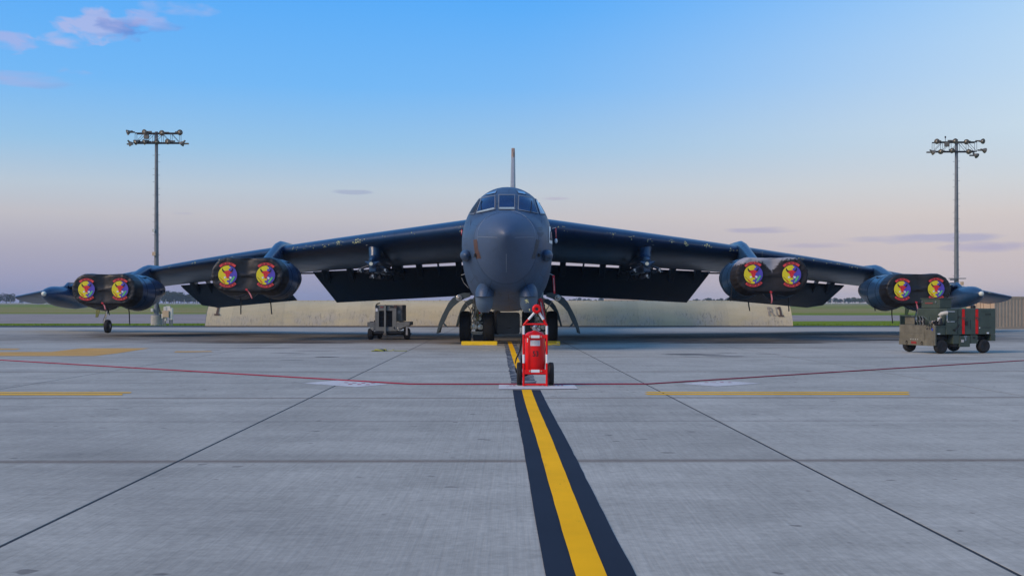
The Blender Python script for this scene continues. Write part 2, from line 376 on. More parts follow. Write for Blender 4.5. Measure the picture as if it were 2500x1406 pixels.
stain_or_shade(-3.2, 37, 3, .35, .35, brn, .6); stain_or_shade(-9, 18, 2.5, .35, .12, tyre, .9); stain_or_shade(.2, 41, .9, 3.2, .5, brn, .8); stain_or_shade(-10.5, 24, 6, .7, .14, tyre, .9)
stain_or_shade(-8.7, 43.5, 3.3, .42, .95, (.020, .015, .012), .35, .5); stain_or_shade(8.9, 43.4, 3.4, .42, .95, (.018, .016, .016), .35, .5); stain_or_shade(-17, 54.6, 3.0, .5, .9, (.022, .018, .015), .4, .6); stain_or_shade(16.6, 47.0, 2.6, .4, .9, (.02, .018, .016), .4, .6)
for sx_, sy_, ra_, rb_ in ((-6.6, 33.6, .55, .16), (-6.1, 32.6, .4, .12), (-5.6, 29.2, .35, .12), (-9.4, 36.0, .3, .14), (5.0, 33.0, .6, .18), (5.6, 32.2, .5, .12), (6.3, 33.6, .35, .12), (4.9, 31.2, .3, .1), (7.4, 33.0, .4, .1)): stain_or_shade(sx_, sy_, ra_, rb_, .8, (.035, .035, .04), .3, .7)
# diagonal tyre drag, wide and soft
dg = h.math('ADD', h.x, h.math('MULTIPLY', h.y, .62)); dgn = h.math('ADD', dg, h.math('MULTIPLY', h.math('SUBTRACT', warpn, .5), 3))
col = h.mix(h.mrange(h.math('ABSOLUTE', h.math('SUBTRACT', dgn, 2.6)), .2, 1.0, .13, 0), col, tyre)
# stained transverse joints and fainter saw cuts between
yy = h.math('SUBTRACT', h.y, h.math('MULTIPLY', h.x, -JDIR))
jd = h.math('PINGPONG', h.math('SUBTRACT', yy, JY0), JSP/2)
jw = h.math('ADD', jd, h.math('MULTIPLY', h.math('SUBTRACT', h.noise(h.scaled(h.pos, (5, 30, 1)), 1, 6, .8), .5), .16))
col = h.mix(h.mrange(jw, .0, .15, .72, 0), col, (.13, .098, .078))
jw2 = h.math('ADD', h.math('SUBTRACT', JSP/2, jd), h.math('MULTIPLY', h.math('SUBTRACT', fine, .5), .05))
col = h.mix(h.math('MULTIPLY', h.mrange(h.y, 7, 9), h.mrange(jw2, .0, .06, .5, 0)), col, (.15, .13, .12))
ck = h.math('ADD', h.math('ABSOLUTE', h.math('SUBTRACT', yy, 15.5)), h.math('MULTIPLY', h.math('SUBTRACT', mid, .5), .10))
col = h.mix(h.mrange(ck, .0, .05, .38, 0), col, (.15, .14, .13))
spk = h.noise(h.pos, 5.5, 2, .4); col = h.mix(h.mrange(spk, .72, .76, 0, .6), col, (.10, .09, .085))
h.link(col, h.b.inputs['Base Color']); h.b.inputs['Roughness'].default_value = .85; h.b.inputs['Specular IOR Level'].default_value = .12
bp = h.node('ShaderNodeBump'); bp.inputs['Strength'].default_value = .25; bp.inputs['Distance'].default_value = .01; h.link(h.math('ADD', fine, broom), bp.inputs['Height']); h.link(bp.outputs[0], h.b.inputs['Normal'])
CONCRETE = h.m
def road_paint(name, c, wearc, thr, sc=(9, 1.5, 1), amt=.75):
    h = shader(name); n = h.noise(h.scaled(h.pos, sc), 1, 8, .75); n2 = h.noise(h.pos, .8, 4)
    cc = h.mix(1.0, c, h.mrange(n2, .3, .7, .88, 1.12), 'MULTIPLY')
    cc = h.mix(h.mrange(n, thr, thr+.07, 0, amt), cc, wearc)
    h.link(cc, h.b.inputs['Base Color']); h.b.inputs['Roughness'].default_value = .8; h.b.inputs['Specular IOR Level'].default_value = .08
    return h.m
LYEL = road_paint('line_yellow', (.90, .44, .002), (.60, .30, .01), .60, amt=.6); LBLK = road_paint('line_black', (.020, .027, .042), (.07, .075, .085), .62, amt=.5)
LWORN = road_paint('worn_line_black', (.045, .052, .065), (.34, .33, .31), .50, (3, 4, 1), .95)
LWHT = road_paint('line_white', (.52, .51, .50), (.36, .34, .32), .56); LORG = road_paint('worn_orange', (.52, .30, .09), (.36, .30, .22), .58, (.5, 3, 1), .8)
LRED = road_paint('line_red', (.40, .12, .15), (.55, .5, .5), .52); LYELT = road_paint('thin_line_yellow', (.78, .42, .01), (.46, .30, .10), .60, (.8, 9, 1))
SEAL = mat('joint_sealant', (.014, .014, .016), .8, var=.3, scale=4)
h = shader('grass'); n1 = h.noise(h.scaled(h.pos, (.045, .05, 1)), 1, 6, .7); n2 = h.noise(h.pos, 1.6, 5, .8); n3 = h.noise(h.scaled(h.pos, (.006, .03, 1)), 1, 4)
col = h.mix(h.mrange(n1, .35, .65), (.125, .185, .014), (.17, .235, .018)); far = h.mrange(h.y, 150, 330)
band = h.math('MULTIPLY', h.mrange(h.y, 180, 215), h.mrange(h.y, 420, 260)); col = h.mix(h.math('MULTIPLY', band, h.mrange(n1, .2, .7, .45, .95)), col, (.27, .225, .085)); col = h.mix(h.math('MULTIPLY', far, h.mrange(n3, .44, .62)), col, (.30, .235, .11)); col = h.mix(h.mrange(n2, .45, .75, 0, .40), col, (.07, .10, .008))
h.link(col, h.b.inputs['Base Color']); h.b.inputs['Roughness'].default_value = .9; h.b.inputs['Specular IOR Level'].default_value = .02; GRASS = h.m
h = shader('taxiway_tar'); n1 = h.noise(h.scaled(h.pos, (.06, .3, 1)), 1, 6, .7); n2 = h.noise(h.scaled(h.pos, (.12, 1.2, 1)), 1, 7, .75)
col = h.mix(h.mrange(n1, .35, .65), (.26, .225, .205), (.33, .28, .25)); col = h.mix(h.mrange(n2, .56, .62, 0, .85), col, (.05, .045, .045)); n4 = h.noise(h.scaled(h.pos, (.05, .9, 1)), 1.3, 4); col = h.mix(h.mrange(n4, .62, .70, 0, .7), col, (.50, .33, .20))
h.link(col, h.b.inputs['Base Color']); h.b.inputs['Roughness'].default_value = .9; h.b.inputs['Specular IOR Level'].default_value = .1; TAXI = h.m

# ------------------------------------------------------------------ the setting: field, taxiway, apron
def sheet(name, rows, m, dz=0):              # rows: (d, x0, x1)
    mb = M()
    mb.loft([[Vector((x0+(x1-x0)*i/12, d, G(d)+dz)) for i in range(13)] for d, x0, x1 in rows], cap=False, closed=False)
    return struct(part(name, mb, m))
sheet('field', [(-60, -900, 900), (0, -900, 900), (40, -900, 900), (84, -900, 900), (86, -900, 900), (120, -900, 900), (200, -900, 900), (300, -2500, 2500), (450, -4000, 4000), (700, -6000, 6000), (900, -7000, 7000), (2500, -8000, 8000), (9000, -9000, 9000)], GRASS, -.05)
mb = M(); q = []
mb.add([Vector((-140, 97.5, G(99)-.045)), Vector((-30, 98, G(99)-.045)), Vector((42, 113, G(110)-.045)), Vector((240, 128, G(110)-.045)), Vector((240, 158, G(158)-.045)), Vector((42, 165, G(165)-.045)), Vector((-30, 180, G(180)-.045)), Vector((-140, 188, G(188)-.045))], [tuple(range(8))])
struct(part('taxiway', mb, TAXI, off=Vector((0, 0, 0))))
mb = M(); mb.add([Vector((-900, 640, G(640)+.02)), Vector((900, 640, G(640)+.02)), Vector((900, 720, G(720)+.02)), Vector((-900, 720, G(720)+.02))], [(0, 1, 2, 3)])
struct(part('runway', mb, mat('pale_runway', (.36, .30, .27), .9, scale=.05, stretch=(1, 4, 1))))
apron = sheet('apron', [(-12, -70, 70), (86, -70, 70)], SEAL, -.0025)
def lane(k, d): return -2.75+5.33*k+JDIR*d
for k in range(-8, 9):
    for j in range(-2, 11):
        y0 = JY0+(j-1)*JSP; y1 = min(y0+JSP, 85.9)
        if y1 < -2 or y0 > 85.5: continue
        mb = M(); g = .014; gy = .006; zs = []
        def P(kk, y, sx):
            x = lane(kk, y)+sx*g; yj = y-JDIR*x; return (x, yj)
        c = [P(k, y0+gy, 1), P(k+1, y0+gy, -1), P(k+1, y1-gy, -1), P(k, y1-gy, 1)]
        ctr = Vector((sum(p[0] for p in c)/4, sum(p[1] for p in c)/4, 0))
        def tp(p, dz): return Vector((p[0], p[1], .182-.00429*p[1]+dz))
        b = .004
        ins = [(p[0]+(b if i in (0, 3) else -b), p[1]+(b if i < 2 else -b)) for i, p in enumerate(c)]
        v = [tp(p, -.10) for p in c]+[tp(p, -.001) for p in c]+[tp(p, 0) for p in ins]
        mb.add(v, [(0, 1, 5, 4), (1, 2, 6, 5), (2, 3, 7, 6), (3, 0, 4, 7), (4, 5, 9, 8), (5, 6, 10, 9), (6, 7, 11, 10), (7, 4, 8, 11), (8, 9, 10, 11)])
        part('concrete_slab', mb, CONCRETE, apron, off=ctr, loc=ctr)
# painted markings lie on the slabs
marks = []
def marking(name, pts, m, dz=.004):
    mb = M(); mb.add([Vector((x, y, .182-.00429*y+dz)) for x, y in pts], [tuple(range(len(pts)))]); return part(name, mb, m, apron)
def gp(px, py): p = GP(px, py); return (p.x, p.y)
def ribbon(name, x0, x1, y0, y1, m, dz, wob=.006, n=60):
    mb = M()
    def fn(u, v):
        y = lerp(y0, y1, v); c = .462-.0125*y+.004*math.sin(y*.7)*(1 if y < 20 else .3)
        x = c+lerp(x0, x1, u)+wob*mnoise.noise(Vector((u*5, y*3.1, x0*7)))
        return Vector((x, y, .182-.00429*y+dz))
    mb.grid(fn, 1, n); return part(name, mb, m, apron)
ribbon('guide_line_border', -.222, .222, .5, 18.45, LBLK, .004, .005); ribbon('guide_line', -.077, .077, .5, 18.45, LYEL, .008, .003)
ribbon('guide_line_border', -.222, .222, 19.8, 45, LWORN, .004, .03, 90); ribbon('guide_line', -.077, .077, 25, 45, LYEL, .008, .008, 60)
marking('warning_panel', [gp(1217, 951), gp(1411, 950), gp(1402, 940), gp(1218, 940)], LWHT, .010)
marking('warning_diamond', [gp(738, 936), gp(868, 945), gp(950, 938), gp(830, 928)], LWHT)
marking('warning_diamond', [gp(1660, 936.5), gp(1750, 943.5), gp(1857, 936), gp(1768, 930)], LWHT)
for i, (px, py) in enumerate([(840, 934), (860, 935), (882, 935.5), (905, 936), (850, 938), (872, 938.6), (893, 939)]): marking('warning_print', [gp(px, py+.7), gp(px+9, py+.9), gp(px+10, py-.3), gp(px+1, py-.5)], LRED, .008)
for i, (px, py) in enumerate([(1720, 934), (1738, 933.6), (1757, 933.2), (1776, 933)]): marking('warning_print', [gp(px, py+.7), gp(px+9, py+.7), gp(px+10, py-.3), gp(px+1, py-.3)], LRED, .008)
for i, px in enumerate([1243, 1252, 1316, 1326, 1350, 1360, 1369]): marking('warning_print', [gp(px, 943.3), gp(px+6, 943.3), gp(px+6, 941.4), gp(px, 941.4)], LRED, .014)
for a, b in ((957.4, 959.6), (961.6, 964.6)):
    marking('stand_line', [gp(-400, b), gp(318 if a < 960 else 298, b), gp(322 if a < 960 else 300, a), gp(-400, a)], LYELT)
    marking('stand_line', [gp(1582, b-.8), gp(2222, b-.8), gp(2216, a-.8), gp(1574, a-.8)], LYELT)
marking('worn_apron_paint', [gp(-200, 869), gp(90, 869), gp(230, 869), gp(290, 862), gp(365, 850), gp(200, 850), gp(125, 859), gp(-200, 860)], LORG)
marking('worn_apron_paint', [gp(425, 860), gp(520, 859), gp(515, 857), gp(430, 857.4)], LORG); marking('worn_apron_paint', [gp(-200, 855), gp(40, 854), gp(50, 851), gp(-200, 851)], LORG)

# ------------------------------------------------------------------ the bomber: local frame x right, y aft from the nose tip, z up
NOSE = 33.5
YAW = -.00607
AIR0 = Vector(((17*NOSE-1080)/F, NOSE, 0))
AMAT = Matrix.Translation(AIR0) @ Matrix.Rotation(YAW, 4, 'Z'); AINV = AMAT.inverted()
air = thing('bomber_aircraft', 'large dark blue grey eight engined jet bomber parked nose on across the apron', 'aircraft', AIR0, YAW)
def H(half, py, d): return (half*d/F, d-NOSE, CAMZ+(HY-py)/F*d)      # half separation in px, row, distance
fst = [(0, 3.53, 3.47, 3.50, .03, 2, 2), (.05, 3.63, 3.37, 3.50, .13, 2, 2), (.2, 3.78, 3.17, 3.49, .29, 2, 2), (.45, 3.95, 2.88, 3.47, .50, 2, 2),
       (.8, 4.11, 2.47, 3.44, .74, 2, 2.05), (1.2, 4.235, 2.10, 3.42, .965, 2.05, 2.1), (1.5, 4.30, 1.89, 3.41, 1.10, 2.08, 2.2), (2.15, 4.39, 1.68, 3.4, 1.30, 2.15, 2.45),
       (2.3, 4.46, 1.63, 3.4, 1.34, 2.15, 2.5), (2.6, 4.74, 1.54, 3.4, 1.39, 2.1, 2.5), (2.9, 4.94, 1.46, 3.4, 1.42, 2.1, 2.5), (3.4, 5.12, 1.36, 3.4, 1.455, 2.1, 2.5), (4.2, 5.29, 1.27, 3.4, 1.48, 2.1, 2.5),
       (5.2, 5.41, 1.22, 3.4, 1.50, 2.1, 2.5), (7, 5.46, 1.22, 3.4, 1.50, 2.1, 2.5), (12, 5.48, 1.22, 3.4, 1.5, 2.15, 2.6), (30, 5.48, 1.3, 3.4, 1.5, 2.15, 2.6), (36, 5.44, 1.9, 3.6, 1.35, 2.1, 2.4), (42, 5.36, 2.9, 4.1, 1.0, 2, 2.1), (47, 5.15, 4.0, 4.6, .5, 2, 2), (48, 4.9, 4.4, 4.65, .2, 2, 2)]
ys = [0, .02, .06, .12, .2, .3, .45, .6, .8, 1.0, 1.2, 1.45, 1.7, 1.95, 2.15, 2.22, 2.3, 2.45, 2.6, 2.75, 2.9, 3.1, 3.4, 3.8, 4.2, 4.7, 5.2, 6, 7, 9, 12, 16, 20, 24, 30, 33, 36, 39, 42, 45, 47, 48]
NR = 64
def fring(y):
    zt, zb, zw, wd, nt_, nb_ = smooth_interp(fst, y); r = []
    for i in range(NR):
        a = 2*pi*i/NR; c, s_ = math.cos(a), math.sin(a); n_ = nt_ if s_ >= 0 else nb_
        x = wd*math.copysign(abs(c)**(2/n_), c); z = zw+(zt-zw if s_ >= 0 else zw-zb)*math.copysign(abs(s_)**(2/n_), s_)
        r.append(Vector((x, y, z)))
    return r
fus = M(); fus.loft([fring(y) for y in ys])
iw = ys.index(1.2)
rad = M(); rad.loft([fring(y) for y in ys[:iw+1]], cap=False); rad.f.append(tuple(range(NR-1, -1, -1)))
bod = M(); bod.loft([[Vector((p.x*.996, p.y, 3.4+(p.z-3.4)*.996)) for p in fring(1.212)]]+[fring(y) for y in [1.22]+ys[iw+1:]])
part('radome', rad, NOSEP, air, smooth=True, ang=60); FUSP = mat('fuselage_grey', (.040, .076, .142), .5, var=.16, scale=1.1, bump=.05, bscale=6, dirt=((.029, .055, .100), .55, 1.6), panel='radial')
part('fuselage', bod, FUSP, air, smooth=True, ang=60)
bvh = BVHTree.FromPolygons(fus.v, fus.f)
CL = AINV @ Vector((0, 0, CAMZ))
def on_fus(px, py, off=.006):
    t = AINV @ W(px, py, 40); dr = (t-CL).normalized(); hit = bvh.ray_cast(CL, dr)
    if hit[0] is None:
        near = bvh.find_nearest(AINV @ W(px, py, 36.5)); return near[0]+near[1]*off
    n = hit[1]
    if n.dot(dr) > 0: n = -n
    return hit[0]+n*off
def skin_patch(mb, quad, nu=6, nv=6, off=.006):
    a, b, c, d = quad
    def fn(u, v):
        p = (lerp(lerp(a[0], b[0], u), lerp(d[0], c[0], u), v), lerp(lerp(a[1], b[1], u), lerp(d[1], c[1], u), v)); return on_fus(p[0], p[1], off)
    return mb.grid(fn, nu, nv)
def grow(q, k):
    cx = sum(p[0] for p in q)/len(q); cy = sum(p[1] for p in q)/len(q)
    out = []
    for x, y in q:
        dx, dy = x-cx, y-cy; l = math.hypot(dx, dy); out.append((x+dx/l*k, y+dy/l*k))
    return out
panes = [((1219, 478), (1255.5, 478), (1255.5, 512), (1218.5, 512), GLASS), ((1177, 486), (1208, 480), (1207.5, 511.5), (1164, 521), GLASS), ((1267, 479.5), (1299.5, 485.5), (1311.5, 521), (1266, 512.5), GLASS),
         ((1169, 488), (1171.5, 487.5), (1159.5, 521.5), (1146.5, 522.5), BLK), ((1307, 488), (1313, 491.5), (1329.5, 522.5), (1318, 521.5), GLASSL),
         ((1187, 475), (1213, 466.5), (1209, 473), (1190, 476.5), GLASSL), ((1262, 466.5), (1280, 470), (1284, 476), (1266, 473), GLASSL)]
for i, q in enumerate(panes):
    pl = M(); skin_patch(pl, q[:4], 8, 8, .020); o = part('cockpit_window', pl, q[4], air, smooth=True, ang=180)
    qq = grow(q[:4], 2.6 if i < 5 else 1.2); fr = M()
    for e in range(4):
        a, b = q[e], q[(e+1) % 4]; A, B = qq[e], qq[(e+1) % 4]; skin_patch(fr, [A, B, b, a], 8, 1, .026)
    part('window_frame', fr, FRAME, o)
for q in (((1165.5, 518), (1206.5, 508), (1206.5, 511.5), (1164.5, 521)), ((1219, 507.5), (1255, 507.5), (1255, 511.6), (1219, 511.6))):
    pl = M(); skin_patch(pl, q, 6, 1, .024); part('glareshield', pl, INTER, air)
def skin_line(mb, pts, wd=.006, off=.004):
    v = [on_fus(x, y, off) for x, y in pts]
    return mb.tube(v, wd, 5)
for pts in ([(1176.5, 514), (1175, 500), (1178, 492)], [(1295, 521), (1296.5, 505), (1297, 493)]):
    wp = M(); skin_line(wp, pts, .012, .035); part('wiper', wp, BLK, air)
SEAML = mat('pale_seam', (.30, .34, .40), .6); SEAMD = mat('dark_seam', (.05, .06, .085), .7)
sm = M(); skin_line(sm, [(1236+71*math.cos(R(a)), 579-66*math.sin(R(a))) for a in range(-8, 189, 7)], .004, .002); part('panel_seam', sm, SEAML, air)
sm = M(); skin_line(sm, [(1166+i*8, 578+i*.3) for i in range(7)], .004, .002); part('panel_seam', sm, SEAML, air)
sm = M(); skin_line(sm, [(1257+i*8, 580-i*.2) for i in range(7)], .004, .002); part('panel_seam', sm, SEAML, air)
for pts in ([(1236, 518), (1236, 530), (1236, 541)], [(1236, 620), (1236, 645), (1236, 664)], [(1193, 530), (1206, 524), (1218, 520)], [(1278, 530), (1262, 522), (1254, 520)], [(1258, 548), (1275, 537), (1285, 531)], [(1180, 700), (1195, 708), (1215, 712), (1240, 713), (1262, 711), (1280, 706)], [(1322, 537), (1325, 560), (1326, 600), (1324, 640)], [(1150, 537), (1147, 560), (1147, 600)], [(1210, 606), (1203, 614)], [(1256, 607), (1264, 613)]):
    sm = M(); skin_line(sm, pts, .004, .001); part('panel_seam', sm, SEAMD if pts[0][1] != 620 else SEAML, air)
sm = M()
for i in range(14):
    p = on_fus(1211+i*3.9, 519.5, .004); sm.ell(p, (.006, .006, .006), 6, 4)
for i in range(10): sm.ell(on_fus(1219+i*4, 514, .004), (.006, .006, .006), 6, 4)
part('rivet_row', sm, SEAML, air, kind='stuff')
for q, m in (([(1156, 586), (1165, 584), (1167.5, 608), (1158, 608)], BROWN), ([(1158, 608), (1167.5, 608), (1175, 631), (1163, 632)], BROWN), ([(1308.5, 584), (1317.5, 587), (1312, 607), (1304, 610)], SLATE), ([(1304, 610), (1312, 607), (1307, 632), (1297, 632)], SLATE)):
    pl = M(); skin_patch(pl, q, 4, 6, .006); part('tape_patch', pl, m, air)
pl = M(); skin_patch(pl, [(1339.5, 553), (1347.5, 556), (1347.5, 596), (1339.8, 593)], 4, 6, .012); o = part('nose_art_panel', pl, WHITE, air)
pl = M(); skin_patch(pl, [(1342, 565), (1346.5, 562), (1347, 588), (1341, 586)], 4, 6, .018); part('nose_art_print', pl, SEAMD, o)
pl = M(); skin_patch(pl, [(1343, 570), (1345.5, 566), (1345, 580), (1343, 583)], 3, 5, .022); part('nose_art_print', pl, mat('muted_pink', (.30, .16, .17), .6), o)
pl = M()
for i, (a, b, y) in enumerate([(1314, 1322, 557.5), (1315, 1323, 562), (1311, 1327, 568), (1312, 1327, 571), (1314, 1325, 574), (1316, 1323, 577)]): skin_patch(pl, [(a, y-.8), (b, y-.8), (b, y+.8), (a, y+.8)], 3, 1, .004)
part('stencil_lines', pl, SEAMD, air)
# cheek antenna blisters, sensor turrets, probes
for s in (-1, 1):
    b = M(); b.ell((s*1.235, 2.05, 2.97), (.205, .60, .185), 24, 14); part('antenna_blister', b, FUSP, air, smooth=True, ang=180)
    b = M(); bq = on_fus(1238+s*76, 623, .03); b.box(bq, (.08, .08, .09)); b.cyl(bq+Vector((0, -.02, -.05)), bq+Vector((0, -.04, .06)), .02); part('blister_bracket', b, BLK, air, bevel=.01)
    b = M(); rings = []
    for k in range(19):
        t = k/18; z = lerp(2.26, 1.70, t); e = math.sin(pi*min(t*.62+.0, .5)) ; r = .285*max(e, .02)**.8
        cx = s*(.66+.02*t); cy = 2.02-.22*t
        rings.append([Vector((cx+r*math.cos(2*pi*i/28), cy+(r*1.25+.1)*math.sin(2*pi*i/28)*(1 if math.sin(2*pi*i/28) < 0 else 2.2), z)) for i in range(28)])
    b.loft(rings); o = part('sensor_turret', b, FUSP, air, smooth=True, ang=70)
    b = M(); rings = []
    for k in range(13):
        t = k/12; z = lerp(1.695, 1.21, t); r = .278*(1-t**3.2*.55)
        rings.append([Vector((s*.68+r*math.cos(2*pi*i/28), 1.82+.25*t*.4+r*1.15*math.sin(2*pi*i/28), z)) for i in range(28)])
    b.loft(rings); part('turret_window_cover', b, mat('turret_blue_grey', (.085, .13, .19), .35, var=.12), o, smooth=True, ang=50, bevel=.02)
b = M(); random.seed(3)
for cx, cz, n, sp in ((.62, 1.58, 16, .075), (.72, 1.30, 6, .035)):
    for i in range(n):
        a = random.uniform(0, 6.28); r = random.random()*sp; x = cx+r*math.cos(a); z = cz+r*math.sin(a)*.9; yf = 1.82-math.sqrt(max(.32**2-(x-.68)**2*1.3, .0))-.012
        q = random.uniform(.006, .030); ax = random.uniform(0, 3)
        b.add([Vector((x+q*math.cos(ax+t)*random.uniform(.4, 1.3), yf, z+q*math.sin(ax+t)*random.uniform(.4, 1.3))) for t in (0, 1.3, 2.5, 3.8, 5)], [(0, 1, 2, 3, 4)])
part('paint_chips', b, CHIP, air, kind='stuff')
for s, pts in ((-1, [(1138, 668), (1126, 672)]), (-1, [(1127, 678), (1132, 690), (1144, 703)]), (1, [(1340, 668), (1351, 672)]), (1, [(1334, 690), (1325, 705), (1323, 712)]), (-1, [(1152, 711), (1158, 705)]), (1, [(1318, 706), (1324, 713)])):
    b = M(); b.tube([AINV @ W(x, y, 37.2) for x, y in pts], .012, 6); part('probe', b, STEEL, air, smooth=True)
# wing
LEZ = [(0, 4.98), (1.55, 4.86), (10.41, 4.11), (17.18, 3.42), (28.2, 1.94)]
TEZ = [(0, 3.52), (1.55, 3.45), (10.67, 3.07), (18.8, 2.47), (28.2, 1.45)]
def wle(s): return 44.8+.754*(s-1.55)-NOSE
def wte(s): return 53.6+.548*(s-1.55)-NOSE
def wtr(s): return lerp(.125, .085, min(max((s-1.55)/26.6, 0), 1))
def wpt(s, x, up, side):
    c = wte(s)-wle(s); t = wtr(s); yt = 5*t*c*(.2969*math.sqrt(x)-.126*x-.3516*x*x+.2843*x**3-.1036*x**4)
    zl = smooth_interp(LEZ, s)[0]-.36*t*c; zt = smooth_interp(TEZ, s)[0]
    z = lerp(zl, zt, x)+(yt*1.12 if up else -yt*.88)
    return Vector((side*s, wle(s)+x*c, z))
xs = [0, .003, .010, .022, .04, .065, .10, .15, .22, .32, .45, .6, .75, .88, 1.0]
ss = [0.9, 1.55, 3, 4.5, 6, 7.5, 9, 10.4, 12, 13.5, 15, 16.6, 18.3, 20, 21.6, 23.2, 24.8, 26.2, 27.3, 28.0, 28.2]
for side in (-1, 1):
    b = M(); rings = []
    for s in ss:
        rings.append([wpt(s, x, True, side) for x in reversed(xs)]+[wpt(s, x, False, side) for x in xs[1:-1]])
    b.loft(rings); wing = part('wing', b, PAINT, air, smooth=True, ang=50)
    # rivet line and chipped leading edge
    b = M(); random.seed(11 if side < 0 else 23)
    spots = [(9.6, 3), (9.0, 2), (8.6, 1), (8.0, 3), (7.4, 5), (7.25, 3), (6.6, 5), (6.45, 5), (6.2, 3), (5.2, 2), (3.9, 1), (2.0, 2), (13.2, 4), (13.8, 3), (15.2, 3), (16.8, 2), (19.4, 3), (21.6, 3), (22.6, 2), (24.4, 2), (26, 2)] if side < 0 else \
            [(9.9, 4), (8.6, 5), (7.6, 5), (6.8, 3), (5.9, 3), (5.0, 3), (4.2, 4), (2.1, 3), (11.4, 2), (13.3, 4), (13.7, 3), (14.4, 2), (15.2, 2), (15.9, 2), (16.6, 2), (17, 3), (20, 3), (21.4, 2), (22.6, 3), (23.4, 3), (24.6, 2), (26.4, 2)]
    for s0, n in spots:
        for i in range(n*2):
            s = s0+random.gauss(0, .10); up = random.random() < .55; x = random.random()**2*.006
            p = wpt(s, x, up, side); q = random.uniform(.008, .028)*(1.2 if n > 4 else .8); p += Vector((0, -.012, 0))
            b.add([p+Vector((q*math.cos(t)*random.uniform(.5, 1.4), 0, q*math.sin(t)*random.uniform(.5, 1.7))) for t in (0, 1.2, 2.5, 3.8, 5)], [(0, 1, 2, 3, 4)])
    part('paint_chips', b, CHIP, wing, kind='stuff')
    # flaps, lowered
    def flap(A, B, C, Dd, ext=None):        # top inner, top outer, bottom outer, bottom inner
        b = M(); rings = []
        cols = [(A, Dd, 1.0)]+[(tuple(lerp(A[i], B[i], t) for i in range(3)), tuple(lerp(Dd[i], C[i], t) for i in range(3)), 1.0) for t in (.25, .5, .75)]+[(B, C, 1.0)]
        if ext: cols.append((B, ext, 1.0)); cols[-2] = (tuple(lerp(A[i], B[i], .93) for i in range(3)), C, 1.0)
        for T, Bt, k in cols:
            T = Vector(T); Bt = Vector(Bt); ch = Bt-T; nrm = Vector((0, 1, .45)).normalized(); ring = []
            for t, th in ((0, .0), (.03, .09), (.12, .16), (.35, .17), (.7, .09), (1, .01)): ring.append(T+ch*t+nrm*th)
            for t, th in ((1, -.01), (.7, -.03), (.35, -.06), (.12, -.07), (.03, -.05)): ring.append(T+ch*t+nrm*th)
            rings.append([Vector((side*p.x, p.y, p.z)) for p in ring])
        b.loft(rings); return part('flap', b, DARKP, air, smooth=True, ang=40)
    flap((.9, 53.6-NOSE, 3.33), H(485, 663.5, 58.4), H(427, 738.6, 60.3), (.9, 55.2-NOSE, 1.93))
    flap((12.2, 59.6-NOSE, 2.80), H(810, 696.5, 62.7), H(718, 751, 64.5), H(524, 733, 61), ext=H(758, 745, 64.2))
    for s, wd in ((2.45, .26), (4.4, .26), (3.45, .05), (6.9, .05), (8.0, .26), (9.35, .28), (5.5, .5), (13.0, .24), (14.2, .05), (15.2, .24), (16.3, .05), (17.2, .26)):
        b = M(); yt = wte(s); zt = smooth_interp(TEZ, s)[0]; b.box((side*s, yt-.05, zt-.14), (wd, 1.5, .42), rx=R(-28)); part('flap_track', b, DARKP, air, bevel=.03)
    b = M(); b.prism([(side*10.0, wte(10)), (side*12.6, wte(12.6)), (side*12.6, wte(12.6)+.9), (side*10.0, wte(10)+.9)], 3.0, 3.06, 'Z'); part('aileron', b, PAINT, air)
    # stabiliser
    b = M(); rings = []
    for s, y0, y1, t in ((.5, 36.5, 43.3, .5), (4.5, 40, 44.8, .32), (8.4, 43.2, 46, .14)):
        rings.append([Vector((side*s, y0, 5.1)), Vector((side*s, lerp(y0, y1, .3), 5.1+t/2)), Vector((side*s, y1, 5.1)), Vector((side*s, lerp(y0, y1, .3), 5.1-t/2))])
    b.loft(rings); part('tailplane', b, PAINT, air)
    # engine pods
    for s0, df, zc, ztop, dle in ((10.41, 45.5, 2.62, 4.30, 51.5), (18.29, 51.5, 2.125, 3.42, 57.4)):
        y0 = df-NOSE; b = M()
        prof = [(.06, .60, 0), (.12, .655, 0), (.5, .70, -.02), (1.0, .76, -.07), (1.6, .82, -.12), (2.3, .845, -.14), (2.75, .83, -.13), (2.80, .78, -.13), (3.4, .74, -.10), (4.3, .60, -.05), (5.2, .42, 0), (5.25, .30, 0)]
        for e in (-1, 1):
            rings = []
            for k in range(len(prof)):
                dy, r, dz = prof[k]; rings.append([Vector((side*s0+e*.755+r*math.cos(2*pi*i/32), y0+dy, zc+dz+r*math.sin(2*pi*i/32))) for i in range(32)])
            b.loft(rings)
        rings = [[Vector((side*s0+wq*math.cos(2*pi*i/24), y0+dy, zc+.08+hq*math.sin(2*pi*i/24))) for i in range(24)] for dy, wq, hq in ((.1, .5, .52), (1, .6, .56), (2.5, .6, .58), (4, .45, .5), (5.5, .1, .2))]
        b.loft(rings); pod = part('engine_pod', b, POD, air, smooth=True, ang=45)
        for e in (-1, 1):
            b = M(); b.lathe([(2.3, .858), (2.34, .858)], (side*s0+e*.755, y0, zc-.14), 'Y', 32); part('cowl_joint', b, DARKP, pod)
            b = M(); b.lathe([(1.28, .797), (1.30, .799)], (side*s0+e*.755, y0, zc-.094), 'Y', 32); part('cowl_joint', b, DARKP, pod)
        b = M(); b.box((side*s0-side*1.2, y0+1.6, zc+.55), (.05, .7, .05), rz=.2*side); b.box((side*s0-side*1.45, y0+1.9, zc+.28), (.04, .5, .03)); part('drain_slot', b, BLK, pod)
        b = M(); rings = []
